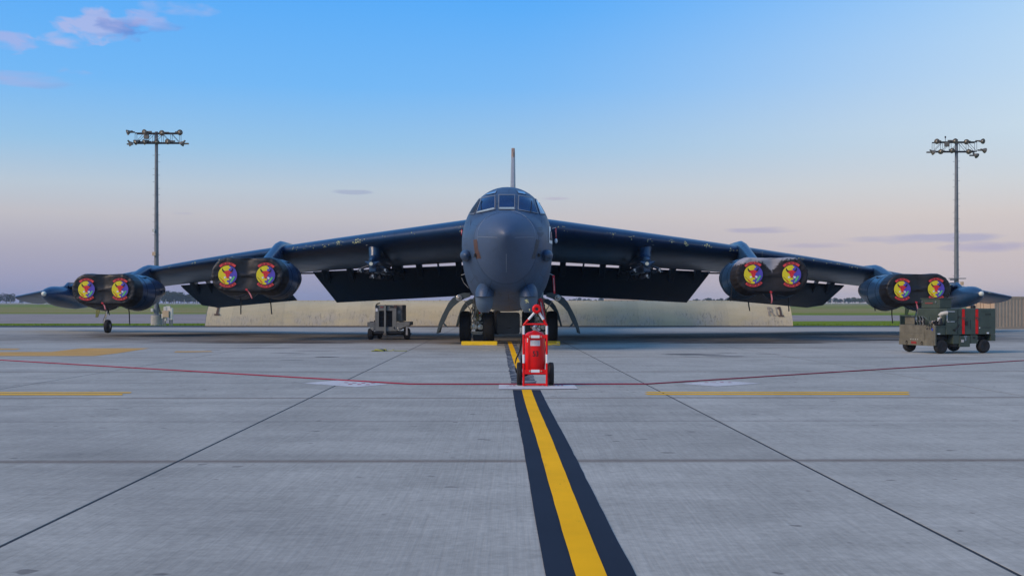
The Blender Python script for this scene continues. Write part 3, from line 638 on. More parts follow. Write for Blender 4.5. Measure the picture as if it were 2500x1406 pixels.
        for k in range(11):
            t = k/10; z = lerp(zc+.3, ztop, t); fr_ = lerp(1.2, dle-df+.05, t**.85); bk = lerp(8.0, dle-df+3.2, t); hw = .24*(1-.25*t) if t < .85 else .24*.78*math.sqrt(max(1-((t-.85)/.16)**2, .02))
            if t > .85: fr_ += (t-.85)**2*10
            ring = []
            for u, q in ((0, .02), (.01, .35), (.03, .62), (.08, .9), (.2, 1), (.5, 1), (.8, .6), (1, .05)): ring.append((fr_+(bk-fr_)*u, q*hw))
            rings.append([Vector((side*s0+q, y0+yv, z)) for yv, q in ring]+[Vector((side*s0-q, y0+yv, z)) for yv, q in reversed(ring)])
        b.loft(rings); part('pylon', b, POD, air, smooth=True, ang=50)
    # external tank with its pylon and pale nose cap
    tn = Vector((side*24.0, 58.7-NOSE, 1.98)); ax = Vector((0, 7.0, -.50)); rings = []
    tp_ = [(0, .04), (.008, .12), (.03, .22), (.07, .335), (.14, .455), (.24, .525), (.4, .54), (.6, .50), (.8, .34), (.95, .12), (1, .02)]
    for t, r in tp_: rings.append([tn+ax*t+Vector((r*math.cos(2*pi*i/24), 0, r*math.sin(2*pi*i/24))) for i in range(24)])
    b = M(); b.loft(rings); tank = part('external_tank', b, POD, air, smooth=True, ang=60)
    b = M(); b.ell(tn+Vector((0, .03, 0)), (.125, .12, .125), 16, 10); part('tank_nose_light', b, mat('frosted_white', (.70, .70, .58), .3), tank, smooth=True, ang=180)
    b = M(); rings = []
    for t in (0, .33, .66, 1):
        z = lerp(2.0, 2.62, t); f0 = lerp(60.3, 61.9, t)-NOSE; f1 = lerp(64.4, 64.0, t)-NOSE
        rings.append([Vector((side*24+q*.12, lerp(f0, f1, u), z)) for u, q in ((0, .1), (.05, .7), (.3, 1), (.7, .8), (1, .1))]+[Vector((side*24-q*.12, lerp(f0, f1, u), z)) for u, q in ((1, .1), (.7, .8), (.3, 1), (.05, .7), (0, .1))])
    b.loft(rings); part('tank_pylon', b, POD, air, smooth=True, ang=50)
    # weapon pylon and racks between fuselage and inboard pod
    s0 = 5.72; b = M(); rings = []
    for t in (0, .2, .4, .6, .8, 1):
        z = lerp(3.45, 4.0, t); f0 = lerp(48.2, 48.4, t)-NOSE; f1 = f0+5.5; hw = lerp(.26, .36, t**2)
        rings.append([Vector((side*s0+q*hw, lerp(f0, f1, u), z)) for u, q in ((0, .15), (.012, .6), (.04, .9), (.1, 1), (.8, .9), (1, .1))]+[Vector((side*s0-q*hw, lerp(f0, f1, u), z)) for u, q in ((1, .1), (.8, .9), (.1, 1), (.04, .9), (.012, .6), (0, .15))])
    b.loft(rings); wp = part('weapon_pylon', b, POD, air, smooth=True, ang=50)
    b = M(); b.ell((side*s0, 50.6-NOSE, 3.30), (.35, 3.1, .37), 24, 16); part('rack_fairing', b, POD, wp, smooth=True, ang=180)
    b = M(); b.tube([Vector((side*s0+.36*math.cos(R(a)), 48.45-NOSE-.12*math.sin(R(a)), 4.0-.06*math.cos(R(a))*side)) for a in range(0, 181, 15)], .012, 6); part('fairing_rim', b, mat('pale_rim', (.45, .48, .47), .5), wp)
    b = M(); b.box((side*s0, 50.6-NOSE, 2.97), (.30, 5.6, .36)); b.prism([(side*s0-.34, 3.24), (side*s0+.34, 3.24), (side*s0, 2.95)], 47.6-NOSE, 47.95-NOSE); o = part('bomb_rack', b, POD, air, bevel=.05)
    b = M(); b.cyl((side*s0-.03, 47.5-NOSE, 3.13), (side*s0-.03, 47.62-NOSE, 3.13), .075); part('rack_lamp', b, mat('pale_cap', (.60, .62, .50), .5), o, smooth=True)
    for dd in (0, 2.4, 4.8, 7.0):
        for e, zz in ((-1, 2.88), (1, 2.88), (0, 2.64)):
            y = 48.0+dd-NOSE; ex = side*s0+e*.52
            b = M()
            b.tube([(side*s0+e*.12, y, 3.08), (ex, y, zz+.06)] if e else [(side*s0, y, 2.82), (side*s0, y, zz+.05)], .055, 6); b.box((ex, y+.15, zz), (.13, .7, .12)); b.box((ex, y-.1, zz-.07), (.30, .06, .04)); b.box((ex, y+.35, zz-.07), (.30, .06, .04)); b.cyl((ex-.1, y-.12, zz-.1), (ex-.1, y-.12, zz+.02), .02).cyl((ex+.1, y-.12, zz-.1), (ex+.1, y-.12, zz+.02), .02)
            part('ejector_rack', b, DARKP if dd else SLATE, o, bevel=.008)
            b = M(); b.box((ex, y-.21, zz), (.07, .04, .09)); b.box((ex+.04, y-.2, zz-.08), (.03, .03, .05)); part('rack_fitting', b, STEEL if dd == 0 else SLATE, o)
    # tip protection gear
    gx, gy = side*21.35, 60.5-NOSE; gz = G(60.5); r = .355
    b = M(); b.lathe([(-.12, .20), (-.125, .28), (-.10, .335), (-.05, .352), (0, r), (.05, .352), (.10, .335), (.125, .28), (.12, .20)], (gx, gy, gz+r), 'X', 32); tg = part('tip_gear', b, RUB, air, smooth=True, ang=60)
    b = M(); b.lathe([(-.09, .03), (-.10, .19), (.10, .19), (.09, .03)], (gx, gy, gz+r), 'X', 24); b.cyl((gx-.14, gy, gz+r), (gx+.14, gy, gz+r), .05); b.lathe([(-.12, .12), (-.125, .10), (.125, .10), (.12, .12)], (gx, gy, gz+r), 'X', 16); part('rim', b, mat('rim_grey', (.33, .35, .37), .45, metal=.3), tg, smooth=True, ang=30)
    b = M(); b.tube([(gx, gy+.05, 2.2), (gx-.02*side, gy, 1.35), (gx-.03, gy, .95)], .055, 10); b.tube([(gx-.03, gy, 1.0), (gx-.15, gy, .78), (gx-.19, gy, .5), (gx-.19, gy, gz+r)], .03, 8); b.tube([(gx-.03, gy, 1.0), (gx-.18, gy-.05, gz+r)], .022, 8); b.tube([(gx+.02, gy+.3, 2.0), (gx-.02, gy+.05, 1.1)], .035, 8); part('tip_gear_strut', b, CREAM, tg, smooth=True, ang=60)
    b = M(); b.tube([(gx-.19, gy-.06, gz+r), (gx-.22, gy-.08, .55), (gx-.08, gy-.09, .95), (gx+.0, gy-.06, 1.6)], .014, 6); b.tube([(gx+.08, gy, 1.9), (gx+.04, gy-.06, 1.2), (gx+.02, gy-.05, .95)], .012, 6); part('brake_hose', b, BLK, tg)
    b = M(); b.add([Vector((gx-side*-.55*0-.62, gy, 1.30)), Vector((gx-.36, gy, 1.36)), Vector((gx-.52, gy, .76)), Vector((gx-.66, gy, .74)), Vector((gx-.62, gy+.05, 1.30)), Vector((gx-.36, gy+.05, 1.36)), Vector((gx-.52, gy+.05, .76)), Vector((gx-.66, gy+.05, .74))], [(0, 1, 2, 3), (7, 6, 5, 4), (0, 4, 5, 1), (1, 5, 6, 2), (2, 6, 7, 3), (3, 7, 4, 0)]); part('tip_gear_door', b, CHROM, air, bevel=.01)
# fin
b = M(); rings = []
for z, y0, y1, t in ((5.2, 35.0, 45.5, .44), (7, 37.0, 45.9, .38), (9, 39.4, 46.3, .32), (11.0, 41.8, 46.7, .26), (11.6, 42.5, 46.8, .24), (11.78, 42.9, 46.8, .16)):
    rings.append([Vector((q*t/2, lerp(y0, y1, u), z)) for u, q in ((0, .42), (.02, .75), (.12, 1), (.5, 1), (1, .1))]+[Vector((-q*t/2, lerp(y0, y1, u), z)) for u, q in ((1, .1), (.5, 1), (.12, 1), (.02, .75), (0, .42))])
b.loft(rings); part('fin', b, mat('fin_grey', (.27, .285, .30), .5, var=.12), air, smooth=True, ang=40)
b = M()
for za, zb in ((5.6, 6.6), (6.75, 7.8), (7.95, 8.9), (9.05, 10.3)): b.prism([(-.045, za), (.045, za), (.045, zb), (-.045, zb)], 0, .05)
for i, v in enumerate(b.v): b.v[i] = Vector((v.x, 35.0+(v.z-5.2)*1.19-.06-(.02 if v.y < .02 else 0), v.z))
part('fin_leading_edge_strip', b, mat('navy_strip', (.012, .018, .05), .5), air)
b = M(); b.box((0, 42.15, 11.35), (.23, .25, .72), rx=R(-50)*0); b.box((0, 41.95, 11.2), (.10, .2, .5)); part('fin_cap', b, mat('fin_cap_tan', (.34, .25, .21), .6), air, bevel=.05)

# ------------------------------------------------------------------ landing gear
def wheel(x, y, r, wd, parent, z0):
    b = M(); hw = wd/2
    b.lathe([(-hw*.8, r*.52), (-hw*.97, r*.64), (-hw, r*.76), (-hw*.93, r*.88), (-hw*.74, r*.96), (-hw*.4, r*.99), (0, r), (hw*.4, r*.99), (hw*.74, r*.96), (hw*.93, r*.88), (hw, r*.76), (hw*.97, r*.64), (hw*.8, r*.52)], (x, y, z0+r), 'X', 40)
    t = part('wheel', b, RUB, parent, smooth=True, ang=60)
    b = M(); b.lathe([(-hw*.62, .06), (-hw*.72, r*.3), (-hw*.78, r*.53), (hw*.78, r*.53), (hw*.72, r*.3), (hw*.62, .06)], (x, y, z0+r), 'X', 24); part('rim', b, CREAM, t, smooth=True, ang=30)
for yb, nm in ((42.9, 0), (58.0, 1)):
    z0 = G(yb); y = yb-NOSE
    for side in (-1, 1):
        cx = side*1.18
        for e in (-1, 1): wheel(cx+e*.435, y, .605, .42, air, z0)
        b = M(); b.cyl((cx-.45, y, z0+.6), (cx+.45, y, z0+.6), .09); b.cyl((cx, y+.05, z0+.55), (cx, y+.1, 1.9), .12); b.tube([(cx, y-.3, 1.6), (cx-.05, y-.16, .95), (cx, y-.1, .6)], .045); b.box((cx, y+.1, z0+.32), (.36, .4, .16)); b.tube([(cx-.12, y-.15, 1.7), (cx-.16, y-.22, 1.2), (cx-.1, y-.2, .75)], .03); b.tube([(cx+.14, y-.15, 1.7), (cx+.12, y-.22, 1.15), (cx+.12, y-.2, .7)], .025); b.box((cx, y-.12, .78), (.44, .08, .05)); b.box((cx, y-.12, .42), (.46, .08, .06))
        o = part('landing_gear_strut', b, CREAM, air, bevel=.01, smooth=True, ang=40)
        if nm == 0:
            random.seed(5+side)
            for lx, lz, lr in ((-.10, .93, .075), (.09, .93, .075), (-.11, .62, .115), (.12, .62, .105)):
                b = M(); b.lathe([(-.30, .02), (-.28, lr*.9), (-.31, lr), (-.2, lr), (-.1, lr*.6)], (cx+lx, y, z0+lz), 'Y', 20); b.lathe([(-.315, lr*.42), (-.325, lr*.2)], (cx+lx, y, z0+lz), 'Y', 14); part('gear_lamp', b, mat('lamp_chrome', (.78, .74, .62), .3, metal=.25), o, smooth=True, ang=40)
            for k in range(16):
                a = Vector((cx+random.uniform(-.2, .2), y-.22+random.uniform(-.1, .1), random.uniform(.95, 1.5))); p = a+Vector((random.uniform(-.1, .1), random.uniform(-.05, .05), random.uniform(-.35, -.1)))
                b = M(); b.tube([a, (a+p)/2+Vector((random.uniform(-.05, .05), -.04, 0)), p], random.choice((.012, .018, .026)), 6); part('hydraulic_line', b, random.choice((CREAM, STEEL, CREAM, BLK, CHROM)), o, smooth=True)
            for k in range(7):
                b = M(); b.box((cx+random.uniform(-.17, .17), y-.24, z0+random.uniform(.75, 1.35)), (random.uniform(.04, .1), .06, random.uniform(.04, .1)), ry=random.uniform(-.5, .5)); part('gear_fitting', b, random.choice((STEEL, CREAM, RED if k == 3 else STEEL)), o, bevel=.006)
            b = M(); b.box((cx+.06, y-.05, z0+.22), (.40, .25, .22)); part('brake_box', b, BLK, o, bevel=.02)
def fx(px): return (px-1241.3)/F*42       # lateral offset on the gear plane
def z2(py, d=42.0): return CAMZ+(HY-py)/F*d
OUT = [(1334, 715.5), (1349, 715), (1363, 719.5), (1376, 727), (1386, 739), (1395, 756), (1403, 772), (1410, 790), (1415.5, 813)]
INN = [(1411, 813), (1406, 802), (1398, 790), (1391, 775), (1384, 760), (1374, 748), (1361, 737), (1347, 729), (1333, 724)]
OUT2 = [(1330, 728), (1342, 729), (1352, 735), (1361, 746), (1368, 760), (1374, 780), (1378.5, 799)]; INN2 = [(1375, 799), (1370, 788), (1363, 771), (1355, 757), (1346, 747), (1331, 738)]
for side in (-1, 1):
    for o_, i_, yy_, dep in ((OUT, INN, 41.6, 1.9), (OUT2, INN2, 44.4, 1.4)):
        poly = [(side*fx(p), z2(q)) for p, q in o_+i_]
        b = M(); b.prism(poly, yy_-NOSE, yy_+.14-NOSE)
        sk = [(side*fx(p), z2(q)) for p, q in o_]; b.loft([[Vector((x, yy_+t-NOSE, z)) for x, z in sk]+[Vector((x-side*.03, yy_+t-NOSE, z-.02)) for x, z in reversed(sk)] for t in (.14, dep)])
        dr = part('gear_door', b, DOORG, air, bevel=.008)
        if dep > 1.5:
            c = Vector((side*fx(1360.5), yy_-NOSE-.01, z2(727.5)))
            b = M(); b.cyl(c, c-Vector((0, .06, 0)), .085, .095, 20); b.tube([c+Vector((.1*math.cos(t*.4), -.03, .1*math.sin(t*.4))) for t in range(17)], .016, 6); part('landing_light', b, STEEL, dr, smooth=True, ang=40)
            b = M(); b.ell(c-Vector((0, .055, 0)), (.07, .025, .07), 16, 8); part('light_lens', b, LENS, dr, smooth=True, ang=180)
            b = M(); b.prism([(side*fx(1397), z2(787)), (side*fx(1390), z2(794)), (side*fx(1388), z2(799)), (side*fx(1398), z2(793))], yy_-NOSE+.02, yy_-NOSE+.06); part('door_hook', b, DOORG, dr)
            b = M(); b.tube([Vector((side*fx(1348), yy_+.3-NOSE, z2(735))), Vector((side*fx(1333), yy_+.4-NOSE, z2(758)))], .018, 6); part('door_strut', b, STEEL, dr)
# central hatch panel hanging under the belly
b = M(); cxx, w2, zt, zb = fx(1240), .44, 1.15, .33; pr = []
for (ax_, az_, a0) in ((cxx+w2-.1, zt-.1, 0), (cxx-w2+.1, zt-.1, 90), (cxx-w2+.1, zb+.1, 180), (cxx+w2-.1, zb+.1, 270)):
    for a in range(0, 91, 18): pr.append((ax_+.1*math.cos(R(a0+a)), az_+.1*math.sin(R(a0+a))))
b.prism(pr, 43.6-NOSE, 43.72-NOSE); o = part('hanging_hatch', b, mat('hatch_grey', (.14, .185, .23), .45), air, bevel=.02)
b = M(); b.prism([(cxx-.10, .56), (cxx+.14, .575), (cxx+.05, .545)], 43.585-NOSE, 43.6-NOSE); part('hatch_handle', b, BLK, o)
b = M()
for i in range(15):
    x = -.95+i*.13; b.box((x, 41.5-NOSE, 1.235+random.uniform(-.01, .02)), (random.uniform(.03, .1), .05, random.uniform(.03, .08)))
part('belly_fittings', b, CREAM, air); b = M(); b.tube([(.55, 9.2, 1.25), (.6, 9.2, .9), (.66, 9.2, .55)], .018); b.tube([(.60, 9.2, 1.25), (.66, 9.2, .95), (.68, 9.2, .55)], .012); part('belly_cable', b, BLK, air)
b = M(); b.box((0, 46-NOSE, 1.6), (1.2, 8, .7)); part('wheel_well', b, BLK, air)
# red flags on probes and gear
def streamer(px0, py0, px1, py1, d, wd, label, nm='warning_streamer'):
    a, c = W(px0, py0, d), W(px1, py1, d); o = Vector((c.x, c.y, c.z)); mb = M()
    def fn(u, v):
        p = a.lerp(c, v); return p-o+Vector((wd*(u-.5)*(1-.2*v), .03*math.sin(v*7+u), 0))
    mb.grid(fn, 2, 10); t = tag(put(nm, mb.mesh(nm), REDC, None, loc=o, smooth=True), label, 'streamer')
    sm_ = t.modifiers.new('solid', 'SOLIDIFY'); sm_.thickness = .006
    mb = M(); mb.grid(lambda u, v: fn(.35+.3*u, .15+.7*v)+Vector((0, -.012, 0)), 1, 8); part('streamer_print', mb, mat('streamer_white', (.62, .45, .46), .7), t)
    return t
streamer(1351, 672, 1353.5, 717, 37.2, .075, 'red warning streamer hanging from the right nose probe beside the gear door')
streamer(1357, 556, 1357.5, 582, 44.2, .05, 'short red streamer with a pale weight hanging beside the nose art panel')
b = M(); p = W(1357.5, 588, 44.2); b.ell((0, 0, 0), (.06, .05, .10), 12, 8); b.tube([W(1348, 558, 44.2)-p, W(1357, 555.5, 44.2)-p], .01, 6); part('streamer_weight', b, WHITE, bpy.data.objects['warning_streamer.001'], loc=(0, 0, -.1), smooth=True)
streamer(1127.5, 560, 1127, 575, 44.4, .05, 'tiny red flag at the left wing root against the fuselage side')
streamer(1318, 728, 1331, 790, 41.2, .16, 'wide red warning strip hanging at the right front gear behind the extinguisher horn')

# ------------------------------------------------------------------ engine covers with squadron emblems
def layer(poly, y): m = M(); m.add([Vector((x, y, z)) for x, z in poly], [tuple(range(len(poly)))]); return m
def circ(cx, cz, r, n=32, a0=0, a1=2*pi): return [(cx+r*math.cos(a0+(a1-a0)*i/n), cz+r*math.sin(a0+(a1-a0)*i/n)) for i in range(n)]
ER = .372
emb = []                                   # (name, mesh, material)
def em(name, polys, col, y):
    m = M()
    for p in polys: m.add([Vector((x, y, z)) for x, z in p], [tuple(range(len(p)))])
    emb.append((name, m.mesh(name), EM[col]))
em('emblem_border', [circ(0, 0, ER+.016, 48)], 'black', -.004)
em('purple_half', [circ(0, 0, ER, 48)], 'purple', -.007)
def jig(zs_): return zs_
jx = [(.07, .365), (.055, .33), (.09, .32), (.125, .285), (.09, .25), (.05, .255), (.045, .20), (.0, .10), (.02, -.05), (-.01, -.12), (.05, -.135), (.07, -.185), (.035, -.215), (-.02, -.21), (-.05, -.26), (.0, -.29), (.04, -.30), (.045, -.335), (.02, -.37)]
left = [(ER*math.cos(R(a)), ER*math.sin(R(a))) for a in range(267, 78, -6)]
em('yellow_half', [[(x, z) for x, z in jx if math.hypot(x, z) <= ER+.01]+left], 'yellow', -.010)
for e_ in (-1, 1): em('horn', [[(e_*x, z) for x, z in ((.205, .275), (.225, .20), (.19, .13), (.12, .105), (.075, .12), (.075, .155), (.12, .16), (.155, .185), (.18, .225))]], 'black', -.013)
em('bull_head', [[(-.09, .165), (0, .175), (.09, .165), (.11, .12), (.19, .11), (.13, .065), (.095, .05), (.075, -.02), (.05, -.09), (.035, -.13), (-.035, -.13), (-.055, -.09), (-.075, -.02), (-.095, .05), (-.13, .065), (-.19, .11), (-.11, .12)]], 'red', -.016)
em('bull_eye', [circ(-.045, .06, .012, 8), circ(.045, .06, .012, 8), circ(-.02, -.11, .01, 8), circ(.02, -.11, .01, 8)], 'black', -.019)
em('smoke_puff', [circ(-.11, -.10, .04, 14), circ(-.075, -.095, .022, 10), circ(.115, -.11, .045, 14), circ(.07, -.085, .022, 10)], 'white', -.013)
em('screwdriver_shaft', [[(-.335, -.09), (-.325, -.08), (-.20, -.20), (-.21, -.215)]], 'black', -.014)
em('screwdriver_handle', [[(-.235, -.185), (-.19, -.19), (-.105, -.29), (-.11, -.325), (-.145, -.325), (-.225, -.235)]], 'orange', -.015)
em('bomb', [[(.10, -.30), (.115, -.235), (.175, -.13), (.215, -.095), (.225, -.04), (.25, -.075), (.31, -.065), (.285, -.105), (.27, -.125), (.245, -.17), (.18, -.265), (.125, -.305)]], 'green', -.014)
em('bomb_tip', [[(.098, -.315), (.10, -.285), (.13, -.30)]], 'white', -.018)
def arc(r0, r1, a0, a1, n=16):
    return [(r1*math.cos(R(lerp(a0, a1, i/n))), r1*math.sin(R(lerp(a0, a1, i/n)))) for i in range(n+1)]+[(r0*math.cos(R(lerp(a1, a0, i/n))), r0*math.sin(R(lerp(a1, a0, i/n)))) for i in range(n+1)]
def arcm(name, r0, r1, a0, a1, col, y, n=16):
    m = M(); m.grid(lambda u, v: Vector((lerp(r0, r1, v)*math.cos(R(lerp(a0, a1, u))), y, lerp(r0, r1, v)*math.sin(R(lerp(a0, a1, u))))), n, 1); emb.append((name, m.mesh(name), EM[col]))
arcm('top_banner', .405, .50, 47, 133, 'banner', -.006); arcm('bottom_banner', .405, .50, 227, 313, 'banner', -.006)
def arctext(name, s, r, size, span, top):
    m = M(); n = len(s)
    for i, ch in enumerate(s):
        if ch == ' ': continue
        a = R(90+span/2-span*(i+.5)/n) if top else R(270-span/2+span*(i+.5)/n)
        t = a-pi/2 if top else a+pi/2
        add_text(m, ch, size, lambda x, y: Vector((r*math.cos(a)+x*math.cos(t)-y*math.sin(t), -.010, r*math.sin(a)+x*math.sin(t)+y*math.cos(t))))
    emb.append((name, m.mesh(name), EM['black']))
arctext('top_lettering', 'NO KA OI', .452, .088, 52, True); arctext('bottom_lettering', '5TH ACFT MX SQ', .452, .072, 76, False)
def stadium(r, cxs, zc, dip_t, dip_b, n=44):      # outline of two circles side by side with a shallow waist
    pts = []
    for i in range(n+1): a = -pi/2+pi*i/n; pts.append((cxs+r*math.cos(a), zc+r*math.sin(a)))
    for i in range(1, 10): t = i/10; pts.append((cxs-2*cxs*t, zc+r-dip_t*math.sin(pi*t)))
    for i in range(n+1): a = pi/2+pi*i/n; pts.append((-cxs+r*math.cos(a), zc+r*math.sin(a)))
    for i in range(1, 10): t = i/10; pts.append((-cxs+2*cxs*t, zc-r+dip_b*math.sin(pi*t)))
    return pts
def cover(side, s0, df, zc, label, m, faded, seed, straps, flag):
    base = Vector((side*s0, df-NOSE, zc-.75)); root = thing('engine_cover', label, 'engine cover', AMAT @ base, YAW, 'engine inlet covers')
    random.seed(seed); mb = M(); rings = []
    def wr(x, y, z, amp): return amp*mnoise.noise(Vector((x*5+seed, y*4, z*5)))+amp*.6*mnoise.noise(Vector((x*13, y*6, z*13+seed)))
    for y, r, dt, db in ((1.05, .80, .06, .20), (.75, .775, .05, .08), (.4, .745, .035, .03), (.12, .71, .03, .0), (.03, .69, .03, -.02), (-.03, .66, .035, -.02), (-.05, .60, .04, .0), (-.035, .50, .04, .02), (-.03, .36, .03, .03), (-.03, .2, .02, .05), (-.03, .06, .0, .0)):
        dz = -.07*max(y, 0); ring = []
        for x, z in stadium(r, .755, .75+dz, dt, db):
            mid_ = max(1-abs(x)/.42, 0); up = (z-.75)/.7
            k = .16*mid_*(1 if y < 0 else 0)*(.55+.45*up) if y < .1 else 0
            fac = abs(math.atan2(z-.75, abs(x)-.755))
            wy = wr(x, y, z, .042) if y >= -.05 else wr(x, y, z, .006)
            an = math.atan2(z-.75-dz, abs(x)-.755); fold = (.016 if 0 <= y < .5 else (.010 if -.06 < y < 0 and r > .45 else 0))*math.sin(24*an+5*mnoise.noise(Vector((an*2, seed, side))))*max(0, .55+1.1*mnoise.noise(Vector((an*1.5+9, seed*3, x))))
            x += fold*math.cos(an)*(1 if x > 0 else -1); z += fold*math.sin(an)
            ring.append(Vector((x+wr(z, y, x, .016 if y > 0 else .002), y+k+(wy if y < .9 else wy*2), z+(wr(x, 3+y, z, .016) if y > 0 else 0))))
        rings.append(ring)
    mb.loft(rings); body = part('cover_cloth', mb, m, root, smooth=True, ang=180)
    sb = body.modifiers.new('sub', 'SUBSURF'); sb.levels = 1; sb.render_levels = 1
    for e in (-1, 1):
        ce = bpy.data.objects.new('emblem', emb[0][1]); COL.objects.link(ce); ce.parent = root; ce.location = (e*.755, -.085, .75+random.uniform(-.02, .02)); ce.rotation_euler = (0, R(random.uniform(-3, 3)), 0)
        if not emb[0][1].materials: emb[0][1].materials.append(emb[0][2])
        for nm, me, mm in emb[1:]: put(nm, me, mm, ce)
    for px0, py0, px1, py1, d in straps:
        a, c = W(px0, py0, d), W(px1, py1, d); inv = (Matrix.Translation(AMAT @ base) @ Matrix.Rotation(YAW, 4, 'Z')).inverted()
        mb = M(); mb.grid(lambda u, v: inv @ (a.lerp(c, v)+Vector(((u-.5)*.05, .03*math.sin(v*5), 0))), 1, 8); o = part('tie_strap', mb, BLK, root); o.modifiers.new('s', 'SOLIDIFY').thickness = .008
    if flag:
        px0, py0, px1, py1, d = flag; a, c = W(px0, py0, d), W(px1, py1, d); inv = (Matrix.Translation(AMAT @ base) @ Matrix.Rotation(YAW, 4, 'Z')).inverted()
        mb = M(); mb.grid(lambda u, v: inv @ (a.lerp(c, v)+Vector(((u-.5)*.055+.03*math.sin(v*3), .02*math.sin(v*6), 0))), 2, 8); o = part('warning_streamer', mb, mat('faded_red_webbing', (.55, .16, .17), .7), root); o.modifiers.new('s', 'SOLIDIFY').thickness = .006
        mb = M(); pt = inv @ (a+Vector((0, -.01, 0))); mb.box(pt, (.09, .02, .07), ry=.4); part('streamer_knot', mb, REDC, o)
    return root
h = shader('weathered_cover'); tcn = h.node('ShaderNodeTexCoord'); sp = h.node('ShaderNodeSeparateXYZ'); h.link(tcn.outputs['Object'], sp.inputs[0])
ox, oz = sp.outputs[0], sp.outputs[2]
nz = h.noise(tcn.outputs['Object'], 11, 10, .85); nz2 = h.noise(tcn.outputs['Object'], 2.5, 5)
top = h.math('ADD', oz, h.math('MULTIPLY', h.math('SUBTRACT', 1.0, h.math('MINIMUM', h.math('MULTIPLY', h.math('ABSOLUTE', ox), 2.6), 1.0)), .42)); top = h.math('ADD', top, h.math('MULTIPLY', ox, -.10))
mk = h.mrange(h.math('ADD', top, h.math('MULTIPLY', h.math('SUBTRACT', nz, .5), .9)), 1.28, 1.33)
cc = h.mix(h.mrange(nz2, .3, .7), (.006, .0055, .007), (.014, .011, .013)); cc = h.mix(h.math('MULTIPLY', mk, .9), cc, (.33, .33, .36)); h.link(cc, h.b.inputs['Base Color']); h.b.inputs['Roughness'].default_value = .75
WEATH = h.m
cover(-1, 18.29, 51.5, 2.125, 'black engine cover with two bull emblems on the outboard pod at far left', BLACKC, 0, 3, [(314, 752, 317.5, 793, 53), (262, 752, 268, 769, 53)], (250, 740, 257, 756, 51.2))
cover(-1, 10.41, 45.5, 2.62, 'wrinkled black engine cover with two bull emblems on the left inboard pod', BLACKC, 0, 9, [(587.5, 722, 588.5, 767, 47.3), (659, 728, 664, 767, 47.3)], (602, 707, 615, 729, 45.2))
cover(1, 10.41, 45.5, 2.62, 'black engine cover faded grey along its top on the right inboard pod', WEATH, 1, 15, [(1827, 735, 1830, 759, 47.3), (1925, 722, 1925.5, 760, 47.3), (1792, 660, 1783, 735, 46.4)], (1882, 713, 1883, 740, 45.2))
cover(1, 18.29, 51.5, 2.125, 'black engine cover with two bull emblems behind the green generator cart', BLACKC, 0, 21, [(2177.5, 756, 2178.5, 789, 53), (2136, 748, 2136, 759, 53)], (2237, 738, 2240, 765, 51.0))

# ------------------------------------------------------------------ wheel chocks
for px0, px1, lab in ((1127, 1214, 'yellow bar chock against the left front wheels'), (1281, 1367, 'yellow bar chock behind the red fire extinguisher')):
    d = D(842.5); a, c = GP(px0, 842.5), GP(px1, 842.5); ctr = (a+c)/2; L_ = (c-a).length
    t = thing('wheel_chock', lab, 'chock', ctr, 0, 'chocks under the front gear')
    b = M(); b.prism([(-.09, 0), (.09, 0), (.075, .14), (-.075, .14)], -L_/2, L_/2, 'X'); part('chock_bar', b, YEL, t, bevel=.012)
    b = M(); b.box((-L_/2-.004, 0, .06), (.012, .13, .10)); b.box((L_/2+.004, 0, .06), (.012, .13, .10)); part('end_plate', b, mat('dull_yellow', (.30, .21, .02), .6), t)
    if px0 > 1250:
        b = M()
        for i in range(7): b.box((.20+i*.045, -.0875, .10+.004*(i % 2)), (.028, .004, .035))
        part('stencil_marks', b, BROWN, t)
    b = M(); b.tube([(L_/2*(1 if px0 > 1250 else .2), -.1, .02), (L_/2*(.9 if px0 > 1250 else .1)+.1, -.35, .012), (L_/2+.0, -.7, .012)] if px0 < 1250 else [(L_/2-.1, -.09, .10), (L_/2-.02, -.16, .05), (L_/2-.3, -.3, .012)], .010, 6); part('chock_rope', b, mat('pale_rope', (.38, .36, .30), .8), t)

# ------------------------------------------------------------------ fire extinguisher on its two-wheeled frame
d = D(943.6); K = d/F; EX = (1306.5-1250)*K; EZ = G(d)
fe = thing('fire_extinguisher', 'red wheeled fire extinguisher numbered 53 standing on the guide line', 'extinguisher', (EX, d, EZ))
def ex(zx): return (1220+zx*.1848-1306.5)*K
def ez(zy): return (943.6-(720+zy*.1848))*K
lx, rx_ = ex(316), ex(622); r0 = .0185
def banded(name, a, b, bands, r=r0, m0=RED):
    a = Vector(a); b = Vector(b); t = M(); t.tube([a, b], r, 10); o = part(name, t, m0, fe, smooth=True, ang=50)
    for u, v in bands: t = M(); t.tube([a.lerp(b, u), a.lerp(b, v)], r+.002, 10); part('reflective_band', t, WHITE, o, smooth=True, ang=50)
for x in (lx, rx_):
    zt = ez(400); banded('frame_upright', (x, 0, .0), (x, 0, zt), [(1-(520-400)/810, 1-(408-400)/810), (1-(898-400)/810, 1-(785-400)/810)])
apx = ex(490); az_ = ez(185)
banded('handle_strut', (lx, 0, ez(398)), (apx-.03, 0, az_-.05), [(.42, .97)]); banded('handle_strut', (rx_, 0, ez(398)), (apx+.03, 0, az_-.05), [(.42, .97)])
for z in (ez(386), ez(1035), ez(1182)): b = M(); b.tube([(lx, 0, z), (rx_, 0, z)], .016, 10); part('cross_bar', b, RED, fe, smooth=True, ang=50)
b = M(); b.tube([(lx, 0, ez(1182)), (lx+.02, .25, ez(1190)), (rx_-.02, .25, ez(1190)), (rx_, 0, ez(1182))], .014, 8); part('foot_loop', b, RED, fe, smooth=True)
